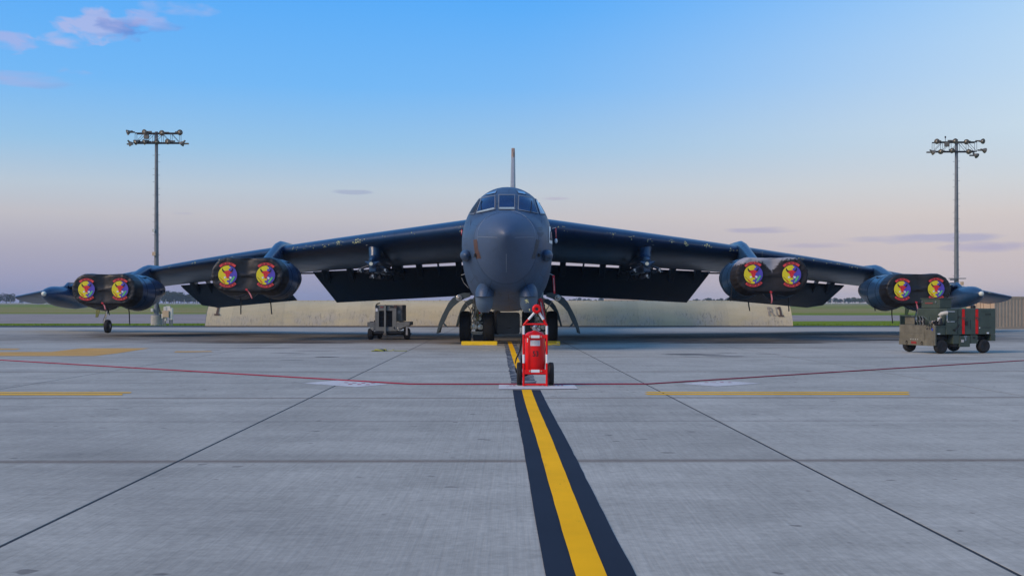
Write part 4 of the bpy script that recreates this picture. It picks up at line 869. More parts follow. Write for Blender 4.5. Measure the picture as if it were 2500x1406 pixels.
b = M(); prf = [(-.035, .028), (-.045, .045), (-.04, .066), (-.015, .079), (.03, .078), (.05, .06), (.12, .035), (.12, .02), (0, .024)]; b.lathe(prf, (apx, -.01, az_), 'Y', 28); o = part('discharge_horn', b, RED, fe, smooth=True, ang=60)
b = M(); b.lathe([(-.036, .001), (-.037, .026), (-.03, .027)], (apx, -.01, az_), 'Y', 20); part('horn_mouth', b, BLK, o)
b = M(); cx, cr_ = ex(466), .171
b.lathe([(ez(1060), .03), (ez(1050), .10), (ez(1030), .155), (ez(1000), cr_), (ez(540), cr_), (ez(515), .155), (ez(495), .115), (ez(482), .055), (ez(474), .04)], (cx, .20, 0), 'Z', 36); cyl_ = part('cylinder', b, RED, fe, smooth=True, ang=50)
b = M(); b.cyl((cx, .20, ez(480)), (cx, .20, ez(440)), .026); b.cyl((cx-.07, .18, ez(428)), (cx+.06, .18, ez(428)), .012); b.cyl((cx-.02, .14, ez(440)), (cx-.02, .22, ez(440)), .03); b.ell((cx, .2, ez(425)), (.03, .03, .03)); b.cyl((cx+.01, .2, ez(440)), (cx+.09, .16, ez(468)), .012); part('valve', b, mat('chrome', (.55, .55, .55), .22, metal=.85), cyl_, smooth=True, ang=40)
b = M(); b.tube([(cx+.065*math.cos(R(a)), .17, ez(395)+.030*math.sin(R(a))+(0 if math.sin(R(a)) > 0 else -.02)) for a in range(0, 361, 20)], .007, 6); b.tube([(cx-.06, .17, ez(400)), (cx-.02, .18, ez(430))], .006); b.tube([(cx+.06, .17, ez(400)), (cx+.02, .18, ez(430))], .006); part('valve_handle', b, BLK, cyl_)
for zz in (550, 1003):
    b = M(); b.box(((lx+rx_)/2, -.005, ez(zz)), (rx_-lx, .012, .052)); o = part('retaining_plate', b, RED, fe, bevel=.004)
    b = M(); b.box((ex(469), -.0135, ez(zz)), (.145, .005, .046)); part('plate_label', b, WHITE, o)
    for q in (396, 548): b = M(); b.cyl((ex(q), -.01, ez(zz)), (ex(q), -.024, ez(zz)), .013, n=12); part('bolt', b, mat('brass', (.55, .42, .28), .4, metal=.5), o)
def on_cyl(x, z, o=.002): return Vector((cx+cr_*math.sin(x/cr_)*1.01, .20-(cr_+o)*math.cos(x/cr_), z))
b = M(); b.grid(lambda u, v: on_cyl(lerp(ex(404), ex(537), u)-cx, lerp(ez(672), ez(600), v)), 8, 1); o = part('instruction_label', b, mat('label_white', (.66, .68, .70), .5), cyl_)
b = M()
for i in range(5): b.grid(lambda u, v: on_cyl(lerp(ex(412), ex(528), u)-cx, lerp(ez(614+i*11), ez(610+i*11), v), .004), 6, 1)
part('label_lines', b, mat('label_grey', (.38, .40, .42), .6), o)
for (a0, a1, z0_, z1_) in ((348, 368, 600, 568), (348, 362, 626, 606)): b = M(); b.grid(lambda u, v: on_cyl(lerp(ex(a0), ex(a1), u)-cx, lerp(ez(z0_), ez(z1_), v)), 3, 1); part('tag_label', b, WHITE, cyl_)
b = M(); add_text(b, '53', .125, lambda x, y: on_cyl(x*.86+ex(475)-cx, ez(780)+y, .003)); part('number_53', b, BLK, cyl_)
for x0, x1 in ((222, 300), (641, 724)):
    xm = ex((x0+x1)/2); hw = (ex(x1)-ex(x0))/2*.92; r = .20
    b = M(); b.lathe([(-hw*.75, .10), (-hw*.95, .14), (-hw, .165), (-hw*.85, .188), (-hw*.45, .198), (-hw*.3, .192), (-hw*.15, .2), (hw*.15, .2), (hw*.3, .192), (hw*.45, .198), (hw*.85, .188), (hw, .165), (hw*.95, .14), (hw*.75, .10)], (xm, .24, r), 'X', 36); o = part('wheel', b, RUB, fe, smooth=True, ang=40)
    b = M(); b.lathe([(-hw*.6, .02), (-hw*.7, .10), (hw*.7, .10), (hw*.6, .02)], (xm, .24, r), 'X', 20); part('rim', b, RED, o)
b = M(); b.cyl((ex(260), .24, .2), (ex(682), .24, .2), .015); b.tube([(lx, .24, .2), (lx, 0, ez(1035))], .014); b.tube([(rx_, .24, .2), (rx_, 0, ez(1035))], .014); part('axle', b, RED, fe)
b = M(); b.tube([(ex(300), .16, ez(560)), (ex(272), .14, ez(640)), (ex(268), .13, ez(760)), (ex(230), .10, ez(810)), (ex(203), .08, ez(890)), (ex(203), .08, ez(965)), (ex(225), .1, ez(1040)), (ex(270), .2, ez(1085)), (ex(330), .22, ez(1082)), (ex(380), .22, ez(1060))], .014, 10); o = part('hose', b, RUB, fe, smooth=True, ang=180); s_ = o.modifiers.new('s', 'SUBSURF'); s_.levels = 1; s_.render_levels = 2
b = M(); b.tube([(ex(290), .3, ez(600)), (ex(283), .32, ez(720)), (ex(285), .32, ez(860)), (ex(300), .3, ez(980))], .014, 10); b.tube([(ex(594), .3, ez(590)), (ex(606), .32, ez(740)), (ex(604), .32, ez(880)), (ex(590), .3, ez(980))], .012, 10); part('hose_coil', b, RUB, fe, smooth=True, ang=180)

# ------------------------------------------------------------------ grey service cart, end on, under the left wing
d = 47.6; K = d/F; CX = (947-1250)*K; CZ = G(d)
gc = thing('service_cart', 'grey towable service cart with raised drawbar parked under the left wing', 'ground cart', (CX, d, CZ))
def kx(zx): return (860+zx*.0925-947)*K
def kz(zy): return (829.3-(720+zy*.0925))*K
b = M(); b.box(((kx(605)+kx(1320))/2, .95, (kz(262)+kz(700))/2), (kx(1320)-kx(605), 1.6, kz(262)-kz(700))); part('housing', b, CARTB, gc, bevel=.03)
x0, x1 = kx(605), kx(1165); a0, a1, b0, b1 = kx(705), kx(1060), kz(840), kz(415)
b = M()
for (p, q, r, s) in ((x0, a0, kz(950), kz(262)), (a1, x1, kz(950), kz(262)), (a0, a1, b1, kz(262)), (a0, a1, kz(950), b0)): b.box(((p+q)/2, .06, (r+s)/2), (q-p, .16, s-r))
part('front_panel', b, CGREY, gc, bevel=.006)
b = M(); b.box(((a0+a1)/2, .11, (b0+b1)/2), (a1-a0, .04, b1-b0)); o = part('radiator', b, BLK, gc)
for i in range(12):
    z = lerp(b0, b1, (i+.5)/12); b = M(); b.box(((a0+a1)/2, .075, z), (a1-a0-.01, .05, .006), rx=.5); part('radiator_slat', b, mat('dark_slat', (.018, .018, .022), .6), o)
b = M(); b.box((kx(872), -.06, (kz(275)+kz(1000))/2), (.075, .07, kz(275)-kz(1000))); o = part('drawbar', b, mat('drawbar_grey', (.19, .195, .18), .5), gc, bevel=.01)
b = M(); b.tube([(kx(877)+.055*math.cos(R(a)), -.06, kz(305)+.06*math.sin(R(a))) for a in range(0, 361, 24)], .018, 8); part('drawbar_eye', b, BLK, o)
b = M(); b.box((kx(868), -.05, kz(1030)), (.10, .12, .09)); b.cyl((kx(868)-.07, -.05, kz(1030)), (kx(868)+.07, -.05, kz(1030)), .03); part('drawbar_hinge', b, CARTB, o, bevel=.01)
b = M(); b.prism([(kx(395), kz(715)), (kx(600), kz(715)), (kx(600), kz(950)), (kx(590), kz(950)), (kx(480), kz(900)), (kx(470), kz(860)), (kx(395), kz(800))], -.02, 1.75); b.prism([(kx(1165), kz(715)), (kx(1515), kz(715)), (kx(1515), kz(800)), (kx(1340), kz(860)), (kx(1290), kz(890)), (kx(1170), kz(950))], -.02, 1.75); part('fender', b, CGREY, gc, bevel=.01)
b = M(); b.box((0, .8, kz(990)), (1.2, 1.6, .08)); b.box((kx(590), .3, kz(1100)), (.16, .2, .12)); b.cyl((kx(430), .3, .22), (kx(1480), .3, .22), .03); b.cyl((kx(430), 1.5, .22), (kx(1480), 1.5, .22), .03); part('chassis', b, BLK, gc)
for zx, y in ((465, .3), (1440, .3), (1345, 1.5), (600, 1.5)):
    b = M(); r = .24; b.lathe([(-.09, .12), (-.11, .18), (-.09, .225), (0, r), (.09, .225), (.11, .18), (.09, .12)], (kx(zx), y, r), 'X', 28); o = part('wheel', b, RUB, gc, smooth=True, ang=50)
    b = M(); b.lathe([(-.05, .02), (-.07, .12), (.07, .12), (.05, .02)], (kx(zx), y, r), 'X', 18); part('rim', b, CGREY, o)
for zx in (540, 1215): b = M(); b.tube([(kx(zx)+.032*math.cos(R(a)), -.04, kz(895)+.05*math.sin(R(a))) for a in range(0, 361, 30)], .011, 6); part('tie_down_ring', b, STEEL, gc)
for nm, zx, zy, ww, hh, m in (('data_plate', 645, 390, .085, .13, WHITE), ('red_placard', 780, 318, .12, .05, mat('dim_red', (.25, .05, .045), .6)), ('green_strip', 990, 278, .22, .03, GREEN), ('brown_placard', 1140, 300, .13, .12, BROWN), ('white_stencil', 1440, 945, .07, .34, mat('dim_white', (.30, .30, .29), .6)), ('side_placard', 1225, 450, .12, .13, mat('pale_placard', (.33, .28, .24), .6))):
    b = M(); yy_ = -.026 if zx < 1165 else (.146 if zx < 1330 else -.03); b.box((kx(zx), yy_, kz(zy)), (ww, .01, hh)); part(nm, b, m, gc)
b = M(); b.box((kx(1060), -.024, kz(318)), (.19, .006, .06)); part('stencil_bar', b, BLK, gc)
b = M(); b.tube([(kx(640), .0, kz(330)), (kx(640), -.02, kz(250)), (kx(660), .0, kz(232)), (kx(725), .05, kz(212))], .025, 8); b.box((kx(645), -.02, kz(300)), (.07, .08, .10)); part('exhaust_elbow', b, BLK, gc, smooth=True, ang=40)
for q_ in (((kx(570), .3, kz(690)), (.05, .1, .07)), ((kx(480), .4, kz(708)), (.12, .1, .03)), ((kx(1105), -.035, kz(860)), (.04, .03, .08))): b = M(); b.box(*q_); part('latch', b, BLK, gc, bevel=.008)
b = M(); b.tube([(kx(900), .2, kz(1000)), (kx(1000), .05, kz(1020)), (kx(1110), .1, kz(975))], .012); b.tube([(kx(1000), .3, kz(1060)), (kx(1260), .2, kz(1050))], .012); part('cable', b, BLK, gc)
for i in range(6): b = M(); b.box((kx(660+i*40 + (400 if i > 3 else 0)), .02, kz(985+(i % 3)*12)), (.03, .03, .03)); part('lug', b, STEEL, gc)

# ------------------------------------------------------------------ olive generator cart at right
CY = 33.0; gx0 = (2285-1250)/F*CY; th = math.asin(.292)
gn = thing('generator_cart', 'olive green wheeled generator cart with two red stripes under the right wing', 'ground cart', (gx0, CY, G(CY)), th)
KG = CY/F
def gu(zx): return ((2150+zx*.1351)-2285)/146*2.06
def gz(zy): return (863.5-(690+zy*.1351))*KG
LN, WD = 2.06, 1.66; TU = .36; zt = gz(465); zs = gz(940)
b = M(); b.box(((TU+LN)/2, .675, (zt+zs)/2), (LN-TU, 1.35, zt-zs)); hous = part('housing', b, GREEN, gn, bevel=.015)
b = M(); b.box((LN/2, .68, (zs+gz(770))/2+.0), (LN*.998, 1.30, gz(770)-zs)); part('lower_body', b, GREEN, gn)
# front tray
zl, zr = gz(1135), gz(770)
b = M(); b.box((-.01, WD/2, (zl+zr)/2), (.05, WD, zr-zl)); fp = part('front_panel', b, OLIVE, gn, bevel=.006)
b = M(); b.box((TU/2, WD/2, zr-.02), (TU, WD*.98, .04)); part('tray_floor', b, GREEN, gn)
b = M(); b.box((-.012, .30, zr+.11), (.03, .02, .3)); b.box((TU/2, WD-.01, zr+.14), (TU, .025, .30)); b.box((-.012, WD-.42, gz(592)-.012), (.03, .84, .03)); b.box((-.012, WD-.02, zr+.14), (.03, .03, .30)); b.box((-.012, .82, zr+.14), (.03, .03, .30)); b.tube([(-.012, .60, gz(592)-.012), (-.012, .24, gz(700)), (-.012, .2, zr)], .015, 6); b.box((-.012, .72, gz(592)-.012), (.03, .3, .03)); part('tray_rail', b, GREEN, gn)
b = M(); b.box((.06, WD-.38, zr+.13), (.02, .45, .24)); part('tray_panel', b, OLIVE, gn)
def fv(zx): return (1000-zx)/650*WD      # along the end face
b = M(); b.box((-.04, fv(660), gz(855)), (.015, .78, .21)); b.box((-.043, fv(655), gz(985)), (.018, .86, .20)); b.box((-.043, fv(660), gz(1095)), (.012, WD*.96, .16)); part('access_panel', b, OLIVE, fp, bevel=.004)
b = M(); b.box((-.055, fv(630), gz(1095)), (.012, .24, .07)); part('reflector', b, mat('dull_red', (.28, .03, .02), .5), fp)
for q in (500, 780): b = M(); b.tube([(-.06, fv(q)+.04*math.cos(R(a)), gz(1100)+.045*math.sin(R(a))) for a in range(0, 361, 40)], .008, 5); part('tie_down_ring', b, BLK, fp)
b = M(); add_text(b, 'GTR', .17, lambda x, y: Vector((-.037, fv(900)-x, gz(815)+y))); part('stencil_lettering', b, BLK, fp)
b = M(); b.box((-.037, fv(955), gz(845)), (.006, .07, .07), rx=.6); part('blue_tape', b, mat('blue_tape', (.03, .06, .35), .5), fp)
for i in range(4): b = M(); b.box((-.05, fv(575+i*42), gz(1035)), (.006, .03, .016)); part('tag_label', b, WHITE, fp)
# hose coil and duct elbow
for i in range(6):
    for zz, rr in ((gz(670), .085), (gz(735), .06)):
        b = M(); v0 = fv(610+i*26); b.tube([(.08+.03*math.cos(R(a)), v0+.02*math.sin(R(a)), zz+rr*math.sin(R(a))) for a in range(-90, 91, 20)], .016, 8); part('hose_coil', b, RUB if i % 2 else mat('hose_grey', (.28, .28, .28), .6), gn, smooth=True, ang=180)
b = M(); b.tube([(.12, fv(1120)+.3, gz(760)), (.14, fv(1100)+.25, gz(690)), (.15, fv(1075)+.2, gz(640))], .06, 14); b.tube([(.10, fv(900)+.18, gz(735)), (.08, fv(1020)+.15, gz(715))], .055, 12); b.box((.16, .12, zr+.06), (.2, .16, .12)); o = part('air_hose', b, BLK, gn, smooth=True, ang=60)
for i in range(3): b = M(); z = gz(640+i*22); b.lathe([(-.012, .062), (.012, .062)], (.14+.003*i, fv(1085)+.235, z), 'Z', 16); part('hose_band', b, WHITE, o); b = M(); b.lathe([(-.02, .058), (.02, .058)], (.09, fv(940+i*35)+.165, gz(728-i*6)), 'Y', 16); part('hose_band', b, mat('hose_cream', (.46, .38, .30), .6), o)
b = M(); b.tube([(.15, fv(1075)+.21, gz(630)), (.15, fv(1070)+.2, gz(590)), (.17, fv(1080)+.18, gz(560)), (.22, fv(1100)+.17, gz(545)), (.30, fv(1110)+.17, gz(545))], [.055, .056, .056, .054, .06], 14); part('duct_elbow', b, mat('pale_duct', (.46, .44, .38), .45), gn, smooth=True, ang=60)
b = M(); b.cyl((.09, fv(975)+.12, gz(770)), (.09, fv(975)+.12, gz(735)), .035); part('nozzle', b, mat('pale_duct', 0), gn)
# exhaust box
b = M(); b.box((.62, .80, (gz(290)+zt)/2), (.42, .84, gz(290)-zt)); o = part('exhaust_box', b, GREEN, gn, bevel=.02)
b = M(); b.box((.62, .80, gz(290)+.012), (.46, .88, .028)); part('exhaust_lid', b, GREEN, o); b = M(); b.box((.402, .85, gz(368)), (.006, .36, .03)); part('red_stencil', b, mat('dim_red', 0), o)
for v in (.52, 1.14): b = M(); b.box((.39, v, gz(345)), (.03, .04, .05)); part('latch', b, STEEL, o)
b = M(); b.cyl((LN-.42, .45, zt), (LN-.42, .45, zt+.06), .07); b.ell((LN-.42, .45, zt+.06), (.075, .075, .04)); part('filler_cap', b, BLK, gn, smooth=True, ang=50)
for zx in (1490, 1735): b = M(); b.box((gu(zx), -.006, (gz(475)+gz(930))/2), (.085, .008, gz(475)-gz(930)-.01)); o = part('red_stripe', b, RED, hous); b = M(); b.box((gu(zx), -.018, gz(630)), (.13, .02, .035)); b.box((gu(zx), -.02, gz(652)), (.035, .02, .06)); part('latch', b, mat('red_dull', (.20, .04, .035), .6), o)
b = M()
for (a, c, e, f_) in ((1190, 1250, 520, 520), (1250, 1330, 520, 520), (1194, 1194, 530, 690), (1200, 1235, 703, 703), (1255, 1330, 703, 703)): b.tube([(gu(a), -.01, gz(e)), (gu(c), -.01, gz(f_))], .009, 6)
part('white_outline', b, WHITE, hous)
b = M(); b.box((gu(1390), -.003, (gz(480)+gz(930))/2), (.010, .008, gz(480)-gz(930))); b.box((gu(1620), -.003, gz(760)), (.008, .006, .30)); b.box((gu(1570), -.003, gz(698)), (.16, .006, .008)); b.box((gu(1910), -.003, gz(815)), (.32, .006, .012)); b.box((gu(1900), -.003, gz(520)), (.34, .006, .008)); part('panel_gap', b, BLK, hous)
b = M(); b.tube([(gu(1330), -.03, gz(865)), (gu(1415), -.03, gz(760))], .014, 6); b.tube([(gu(1340), -.03, gz(712)), (gu(1385), -.03, gz(668))], .010, 6); b.tube([(gu(1395), -.02, gz(640)), (gu(1410), -.02, gz(600))], .01, 6); b.box((gu(1325), -.03, gz(860)), (.05, .03, .06)); b.box((gu(1545), -.02, gz(735)), (.06, .02, .12)); part('door_handle', b, BLK, hous)
b = M(); add_text(b, 'EDM', .085, lambda x, y: Vector((gu(1940)+x*1.2, -.004, gz(575)+y))); part('stencil_lettering', b, mat('dim_black', (.02, .026, .02), .6), hous)
for zx, zy, w_, h_ in ((1060, 922, .09, .03), (1935, 915, .07, .04), (1785, 818, .03, .03)): b = M(); b.box((gu(zx), -.006 if zx > 1200 else -.006+.03, gz(zy)), (w_, .008, h_)); part('tag_label', b, WHITE, hous)
b = M(); b.box((gu(1520), .5, (gz(960)+gz(1165))/2), (gu(1615)-gu(1430), 1.0, gz(960)-gz(1165))); b.box((gu(1690), .5, (gz(950)+gz(1105))/2), (gu(1755)-gu(1625), .98, gz(950)-gz(1105))); b.box((gu(1375), .5, (gz(945)+gz(1110))/2), (gu(1430)-gu(1310), .96, gz(945)-gz(1110))); b.box((gu(2040), .66, (gz(945)+gz(1060))/2), (gu(2078)-gu(1990), 1.3, gz(945)-gz(1060))); skirt = part('skirt', b, GREEN, gn, bevel=.008)
b = M(); b.box((gu(1475), -.006, gz(1055)), (.085, .008, .075)); part('paper_label', b, mat('paper', (.55, .50, .47), .7), skirt); b = M(); b.box((gu(1530), -.004, gz(975)), (.11, .006, .03)); b.box((gu(1530), -.004, gz(1020)), (.04, .006, .10)); part('worn_paint', b, mat('worn_blue', (.22, .27, .30), .6), skirt); b = M(); b.box((gu(1690), -.0, gz(995)), (.06, .02, .06)); part('socket', b, BLK, skirt)
b = M(); b.box((LN/2, .7, gz(1000)), (LN*.9, .9, .10)); b.box((gu(1370), .3, gz(1140)), (.14, .5, .06)); part('chassis', b, BLK, gn)
for u, v in ((gu(1120), .10), (gu(1890), .10), (gu(1120)-.06, 1.46), (gu(1890), 1.40)):
    r = .205 if v < .5 else .20; b = M(); b.lathe([(-.08, .10), (-.092, .13), (-.09, .165), (-.07, .19), (-.03, .2), (0, .205), (.03, .2), (.07, .19), (.09, .165), (.092, .13), (.08, .10)], (u, v, .205), 'Y', 32); o = part('wheel', b, RUB, gn, smooth=True, ang=50)
    b = M(); b.lathe([(-.075, .02), (-.07, .05), (-.055, .07), (-.078, .105), (-.06, .105), (.06, .105), (.05, .02)], (u, v, .205), 'Y', 24); part('rim', b, mat('rim_olive', (.19, .20, .17), .5), o, smooth=True, ang=30)

# ------------------------------------------------------------------ tan shipping container
d = 72.5; c0 = W(2428, 803, d); c0.z = G(d)
ct = thing('shipping_container', 'tan corrugated steel shipping container beyond the right wing tip', 'container', c0, R(24))
hh = 2.06; LC, WC = 6.0, 2.3
b = M(); b.box((LC/2, WC/2, hh/2), (LC-.1, WC-.1, hh-.12)); part('shell', b, TAN, ct)
for i in range(20):
    x = .16+i*.29; b = M(); b.prism([(x, -.0), (x+.05, -.035), (x+.15, -.035), (x+.20, 0)], .14, hh-.14, 'Z'); v_ = b; part('corrugated_rib', b, TAN, ct, loc=(0, .05, 0))
for z in (.07, hh-.07): b = M(); b.box((LC/2, .03, z), (LC, .06, .13)); part('rail', b, TAN, ct, bevel=.01); b = M(); b.box((.03, WC/2, z), (.06, WC, .13)); part('rail', b, TAN, ct, bevel=.01)
for x, y in ((.05, .05), (LC-.05, .05), (.05, WC-.05)): b = M(); b.box((x, y, hh/2), (.11, .11, hh+.01)); part('corner_post', b, TAN, ct, bevel=.01)
for i in range(2):
    b = M(); b.box((.03, WC*(.26+.48*i), hh/2), (.05, WC*.46, hh-.3)); dr = part('door', b, TAN, ct, bevel=.01)
    for q in (.12, .36): b = M(); v = WC*(.03+.48*i+q); b.cyl((-.02, v, .12), (-.02, v, hh-.12), .02); b.box((-.03, v+.1, .9), (.03, .28, .05)); b.box((-.02, v, .3), (.05, .1, .06)); b.box((-.02, v, 1.7), (.05, .1, .06)); part('locking_bar', b, TAN, dr)
b = M(); b.box((LC*.72, .0, .06), (.5, .02, .10)); part('fork_pocket', b, BLK, ct)

# ------------------------------------------------------------------ floodlight masts
def mast(px, d, ptop, label, lamps, rails, seed, extra):
    K = d/F; zt = CAMZ+(HY-ptop)*K; x0 = (px-1250)*K; z0 = G(d)-.05; random.seed(seed)
    t = thing('floodlight_mast', label, 'light mast', (x0, d, z0), 0, 'floodlight masts'); Hm = zt-z0
    b = M(); b.cyl((0, 0, .55), (0, 0, Hm), .20, .12, 14); part('pole', b, GALV, t, smooth=True, ang=50)
    b = M(); b.cyl((0, 0, -.2), (0, 0, .78), .44, .42, 24); part('foundation', b, CONC, t, smooth=True, ang=50, bevel=.02)
    b = M(); b.cyl((0, 0, .78), (0, 0, .84), .33, n=16); part('base_flange', b, GALV, t)
    me = M().cyl((.0, 0, 0), (.30, 0, 0), .012, n=6).mesh('step_peg')
    for k in range(22):
        z = 2.4+k*.52; o = put('step_peg', me, GALV, t, loc=(0, 0, z)); o.rotation_euler = (0, 0, pi if k % 2 else 0)
        if k % 3 == 0: o = put('step_peg', me, GALV, t, loc=(0, 0, z+.03)); o.rotation_euler = (0, 0, 0 if k % 2 else pi)
    (ya, yb, xa, xb) = rails; zz = lambda y: CAMZ+(HY-y)*K-z0
    for y in (ya, yb):
        for dy in (-.22, .22): b = M(); b.box((((xa+xb)/2-px)*K, dy, zz(y)), ((xb-xa)*K, .07, .09)); part('cross_arm', b, BLK, t)
    n = 5
    for i in range(n+1):
        xx = (lerp(xa, xb, i/n)-px)*K
        for dy in (-.22, .22):
            b = M(); b.tube([(xx, dy, zz(ya)), (xx, dy, zz(yb))], .018, 6); part('truss_web', b, GALV, t)
            if i < n: xn = (lerp(xa, xb, (i+1)/n)-px)*K; b = M(); b.tube([(xx, dy, zz(yb)), (xn, dy, zz(ya))] if i < n/2 else [(xx, dy, zz(ya)), (xn, dy, zz(yb))], .018, 6); part('truss_web', b, GALV, t)
    prof = [(0, .215), (-.02, .225), (.05, .20), (.14, .15), (.24, .085), (.30, .07), (.42, .065), (.43, .01)]
    for lx_, ly_, ax_, az2, ay_ in lamps:
        c = Vector(((lx_-px)*K, -.35, zz(ly_))); aim = Vector((ax_, ay_, az2)).normalized(); q = (-aim).to_track_quat('Y', 'Z')
        mb = M(); mb.lathe(prof, (0, 0, 0), 'Y', 20); o = put('floodlight', mb.mesh('floodlight'), LAMPO, t, loc=c, smooth=True, ang=50); o.rotation_mode = 'QUATERNION'; o.rotation_quaternion = q
        mb = M(); mb.lathe([(.012, .205), (.05, .15), (.09, .08), (.10, .01)], (0, -.02, 0), 'Y', 20); put('reflector', mb.mesh('reflector'), LENS, o, smooth=True, ang=180)
        b = M(); b.box((c.x+(.25 if ax_ < .2 else -.25), 0, c.z+.08), (.42, .14, .11)); b.box((c.x, -.12, c.z+.02), (.05, .3, .05)); part('ballast', b, LAMPO, t)
    b = M()
    for (bx, by, bw, bh, m) in extra: b = M(); b.box(((bx-px)*K, -.24, zz(by)), (bw, .2, bh)); part('mast_box', b, m, t, bevel=.015)
    return t, zz, K
def zl_(zx, zy, ox_, oy_): return ox_+zx*.0854, oy_+zy*.0854
LA = [(405, 300, -.8, -.35, -.5), (890, 290, -.35, -.15, -1), (1390, 315, 0, -.12, -1), (1900, 300, .3, -.12, -1), (520, 640, .5, -.7, .5), (630, 580, -.6, -.45, -.6), (880, 575, -.7, -.4, -.6), (1240, 575, .25, -.6, -.8), (1555, 560, 0, -.12, -1), (1950, 630, -.7, -.6, .25)]
LB = [(510, 320, -.15, -.1, -1), (1030, 310, .2, -.15, -1), (1350, 330, -.1, -.45, -1), (1820, 315, .4, -.15, -1), (420, 640, .8, -.5, .2), (620, 610, -.3, -.5, -.8), (940, 580, .15, -.3, -1), (1420, 610, -.2, -.5, -.8), (1880, 580, .8, -.2, .2), (1650, 730, .5, -.6, -.7)]
m1, zz1, K1 = mast(382, 90, 322, 'tall steel floodlight mast behind the left wing', [(*zl_(a, b_, 280, 300), c_, d_, e_) for a, b_, c_, d_, e_ in LA], (326.5, 350, 332, 440), 3,
    [(360, 334, .38, .42, LAMPO), (378.5, 620, .26, .30, BOXT), (377.5, 563, .20, .22, BOXW), (374, 757, .18, .25, BOXW)])
m2, zz2, K2 = mast(2335, 94, 341, 'tall steel floodlight mast behind the right wing tip', [(*zl_(a, b_, 2240, 320), c_, d_, e_) for a, b_, c_, d_, e_ in LB], (348, 371, 2278, 2382), 4,
    [(2309, 354, .38, .36, LAMPO), (2346, 692, .22, .28, BOXT)])
b = M(); b.cyl(((2308-2335)*K2, 0, zz2(348)), ((2308-2335)*K2, 0, zz2(336)), .02, n=8); b.cyl(((2308-2335)*K2, 0, zz2(337.5)), ((2308-2335)*K2, 0, zz2(333)), .06, n=10); part('beacon', b, BLK, m2)
b = M(); b.box((0, -.2, zz2(680)), (1.35, .2, .07)); b.box((-.35, -.2, zz2(683)), (.5, .1, .1)); part('bracket', b, GALV, m2)
b = M(); b.tube([(.12, -.1, 1.8), (.4, -.2, 1.0), (.75, -.2, .75)], .03); b.tube([(.15, -.1, 1.5), (.42, -.2, .7), (.75, -.2, .5)], .03); part('conduit', b, BLK, m1)
# electrical cabinets beside the left mast
d = 89.5; K = d/F; ec = thing('electrical_cabinet', 'cluster of tan and grey electrical boxes on posts beside the left mast', 'cabinet', ((408-1250)*K, d, G(d)-.05))
for x, hgt in ((402, 48), (414, 48), (419, 40), (397, 20)): b = M(); b.box(((x-408)*K, .1, hgt*K/2), (.09, .09, hgt*K)); part('post', b, GALV, ec)
for x, y, ww, h2, m, dy in ((406, 765, .50, .52, BOXT, -.1), (398, 770, .14, .36, BOXW, -.06), (418.5, 765, .22, .92, BOXW, .0), (410, 752, .34, .40, BOXW, .14), (402.5, 752, .22, .3, BOXW, .1), (405, 778, .14, .26, BOXW, -.02)):
    b = M(); b.box(((x-408)*K, dy, (793-y)*K), (ww, .22, h2)); part('box', b, m, ec, bevel=.015)

# ------------------------------------------------------------------ blast fence of corrugated panels
d0 = 82.0; z0 = G(d0); PW = .914
h = shader('stained_corrugated_steel'); n1 = h.noise(h.scaled(h.pos, (.35, 1, 1.2)), 1, 6, .7); n2 = h.noise(h.scaled(h.pos, (2.2, 1, .9)), 1, 8, .8); n3 = h.noise(h.scaled(h.pos, (9, 1, 2.6)), 1, 8, .85)
col = h.mix(h.mrange(n1, .3, .7), (.49, .41, .24), (.57, .48, .30)); fo = h.node('ShaderNodeObjectInfo'); col = h.mix(1.0, col, h.mrange(fo.outputs['Random'], 0, 1, .92, 1.06), 'MULTIPLY'); patch = h.mrange(h.noise(h.scaled(h.pos, (.30, 1, .3)), 1, 3), .36, .54); lowm = h.math('MULTIPLY', h.mrange(h.z, z0+1.25, z0+.5), patch)
col = h.mix(h.math('MULTIPLY', lowm, h.mrange(n2, .40, .56, .1, .9)), col, (.46, .41, .32)); col = h.mix(h.math('MULTIPLY', h.math('MULTIPLY', h.mrange(h.z, z0+1.35, z0+.8), patch), h.mrange(n3, .52, .62, 0, .85)), col, (.15, .13, .105))
col = h.mix(h.mrange(h.math('ADD', h.z, h.math('MULTIPLY', n2, .3)), z0+.26, z0+.10, 0, .6), col, (.20, .17, .14))
h.link(col, h.b.inputs['Base Color']); h.b.inputs['Roughness'].default_value = .7; FENCEM = h.m
bf = thing('blast_fence', 'long low curved fence of pale yellow corrugated steel behind the bomber', 'blast fence', (0, d0, z0))
def fprof(t): a = t*R(62); return (3.0*(math.sin(R(62))-math.sin(R(62)-a))*.78, 3.0*(math.cos(R(62)-a)-math.cos(R(62)))*1.15)    # depth back, height
mb = M(); NC = 13
def fp_(u, v):
    x = u*PW; y, z = fprof(v); o = .013*math.cos(2*pi*NC*u); return Vector((x, y-o*.9, z+o*.3))
mb.grid(fp_, NC*6, 9); fme = mb.mesh('fence_panel'); xl = -21.95; npan = 46
for p in fme.polygons: p.use_smooth = True
for i in range(npan): put('fence_panel', fme, FENCEM, bf, loc=(xl+i*PW, random.uniform(-.012, .012), 0))
ty, tz = fprof(1.0)
b = M(); b.box((xl+npan*PW/2, ty+.03, tz+.01), (npan*PW, .06, .05)); part('top_rail', b, FENCEM, bf); b = M(); b.box((xl+npan*PW/2, -.05, .02), (npan*PW, .12, .05)); part('base_rail', b, mat('rust', (.11, .07, .045), .8), bf)
for i in range(0, npan+1, 4):
    b = M(); x = xl+i*PW; pts = [(fprof(k/6)[0]+.05, fprof(k/6)[1]) for k in range(7)]+[(ty+.2, tz-.1), (ty+.9, 0), (.1, 0)]; b.prism([(p[0], p[1]) for p in pts], x-.04, x+.04, 'X'); part('support_frame', b, GALV, bf)
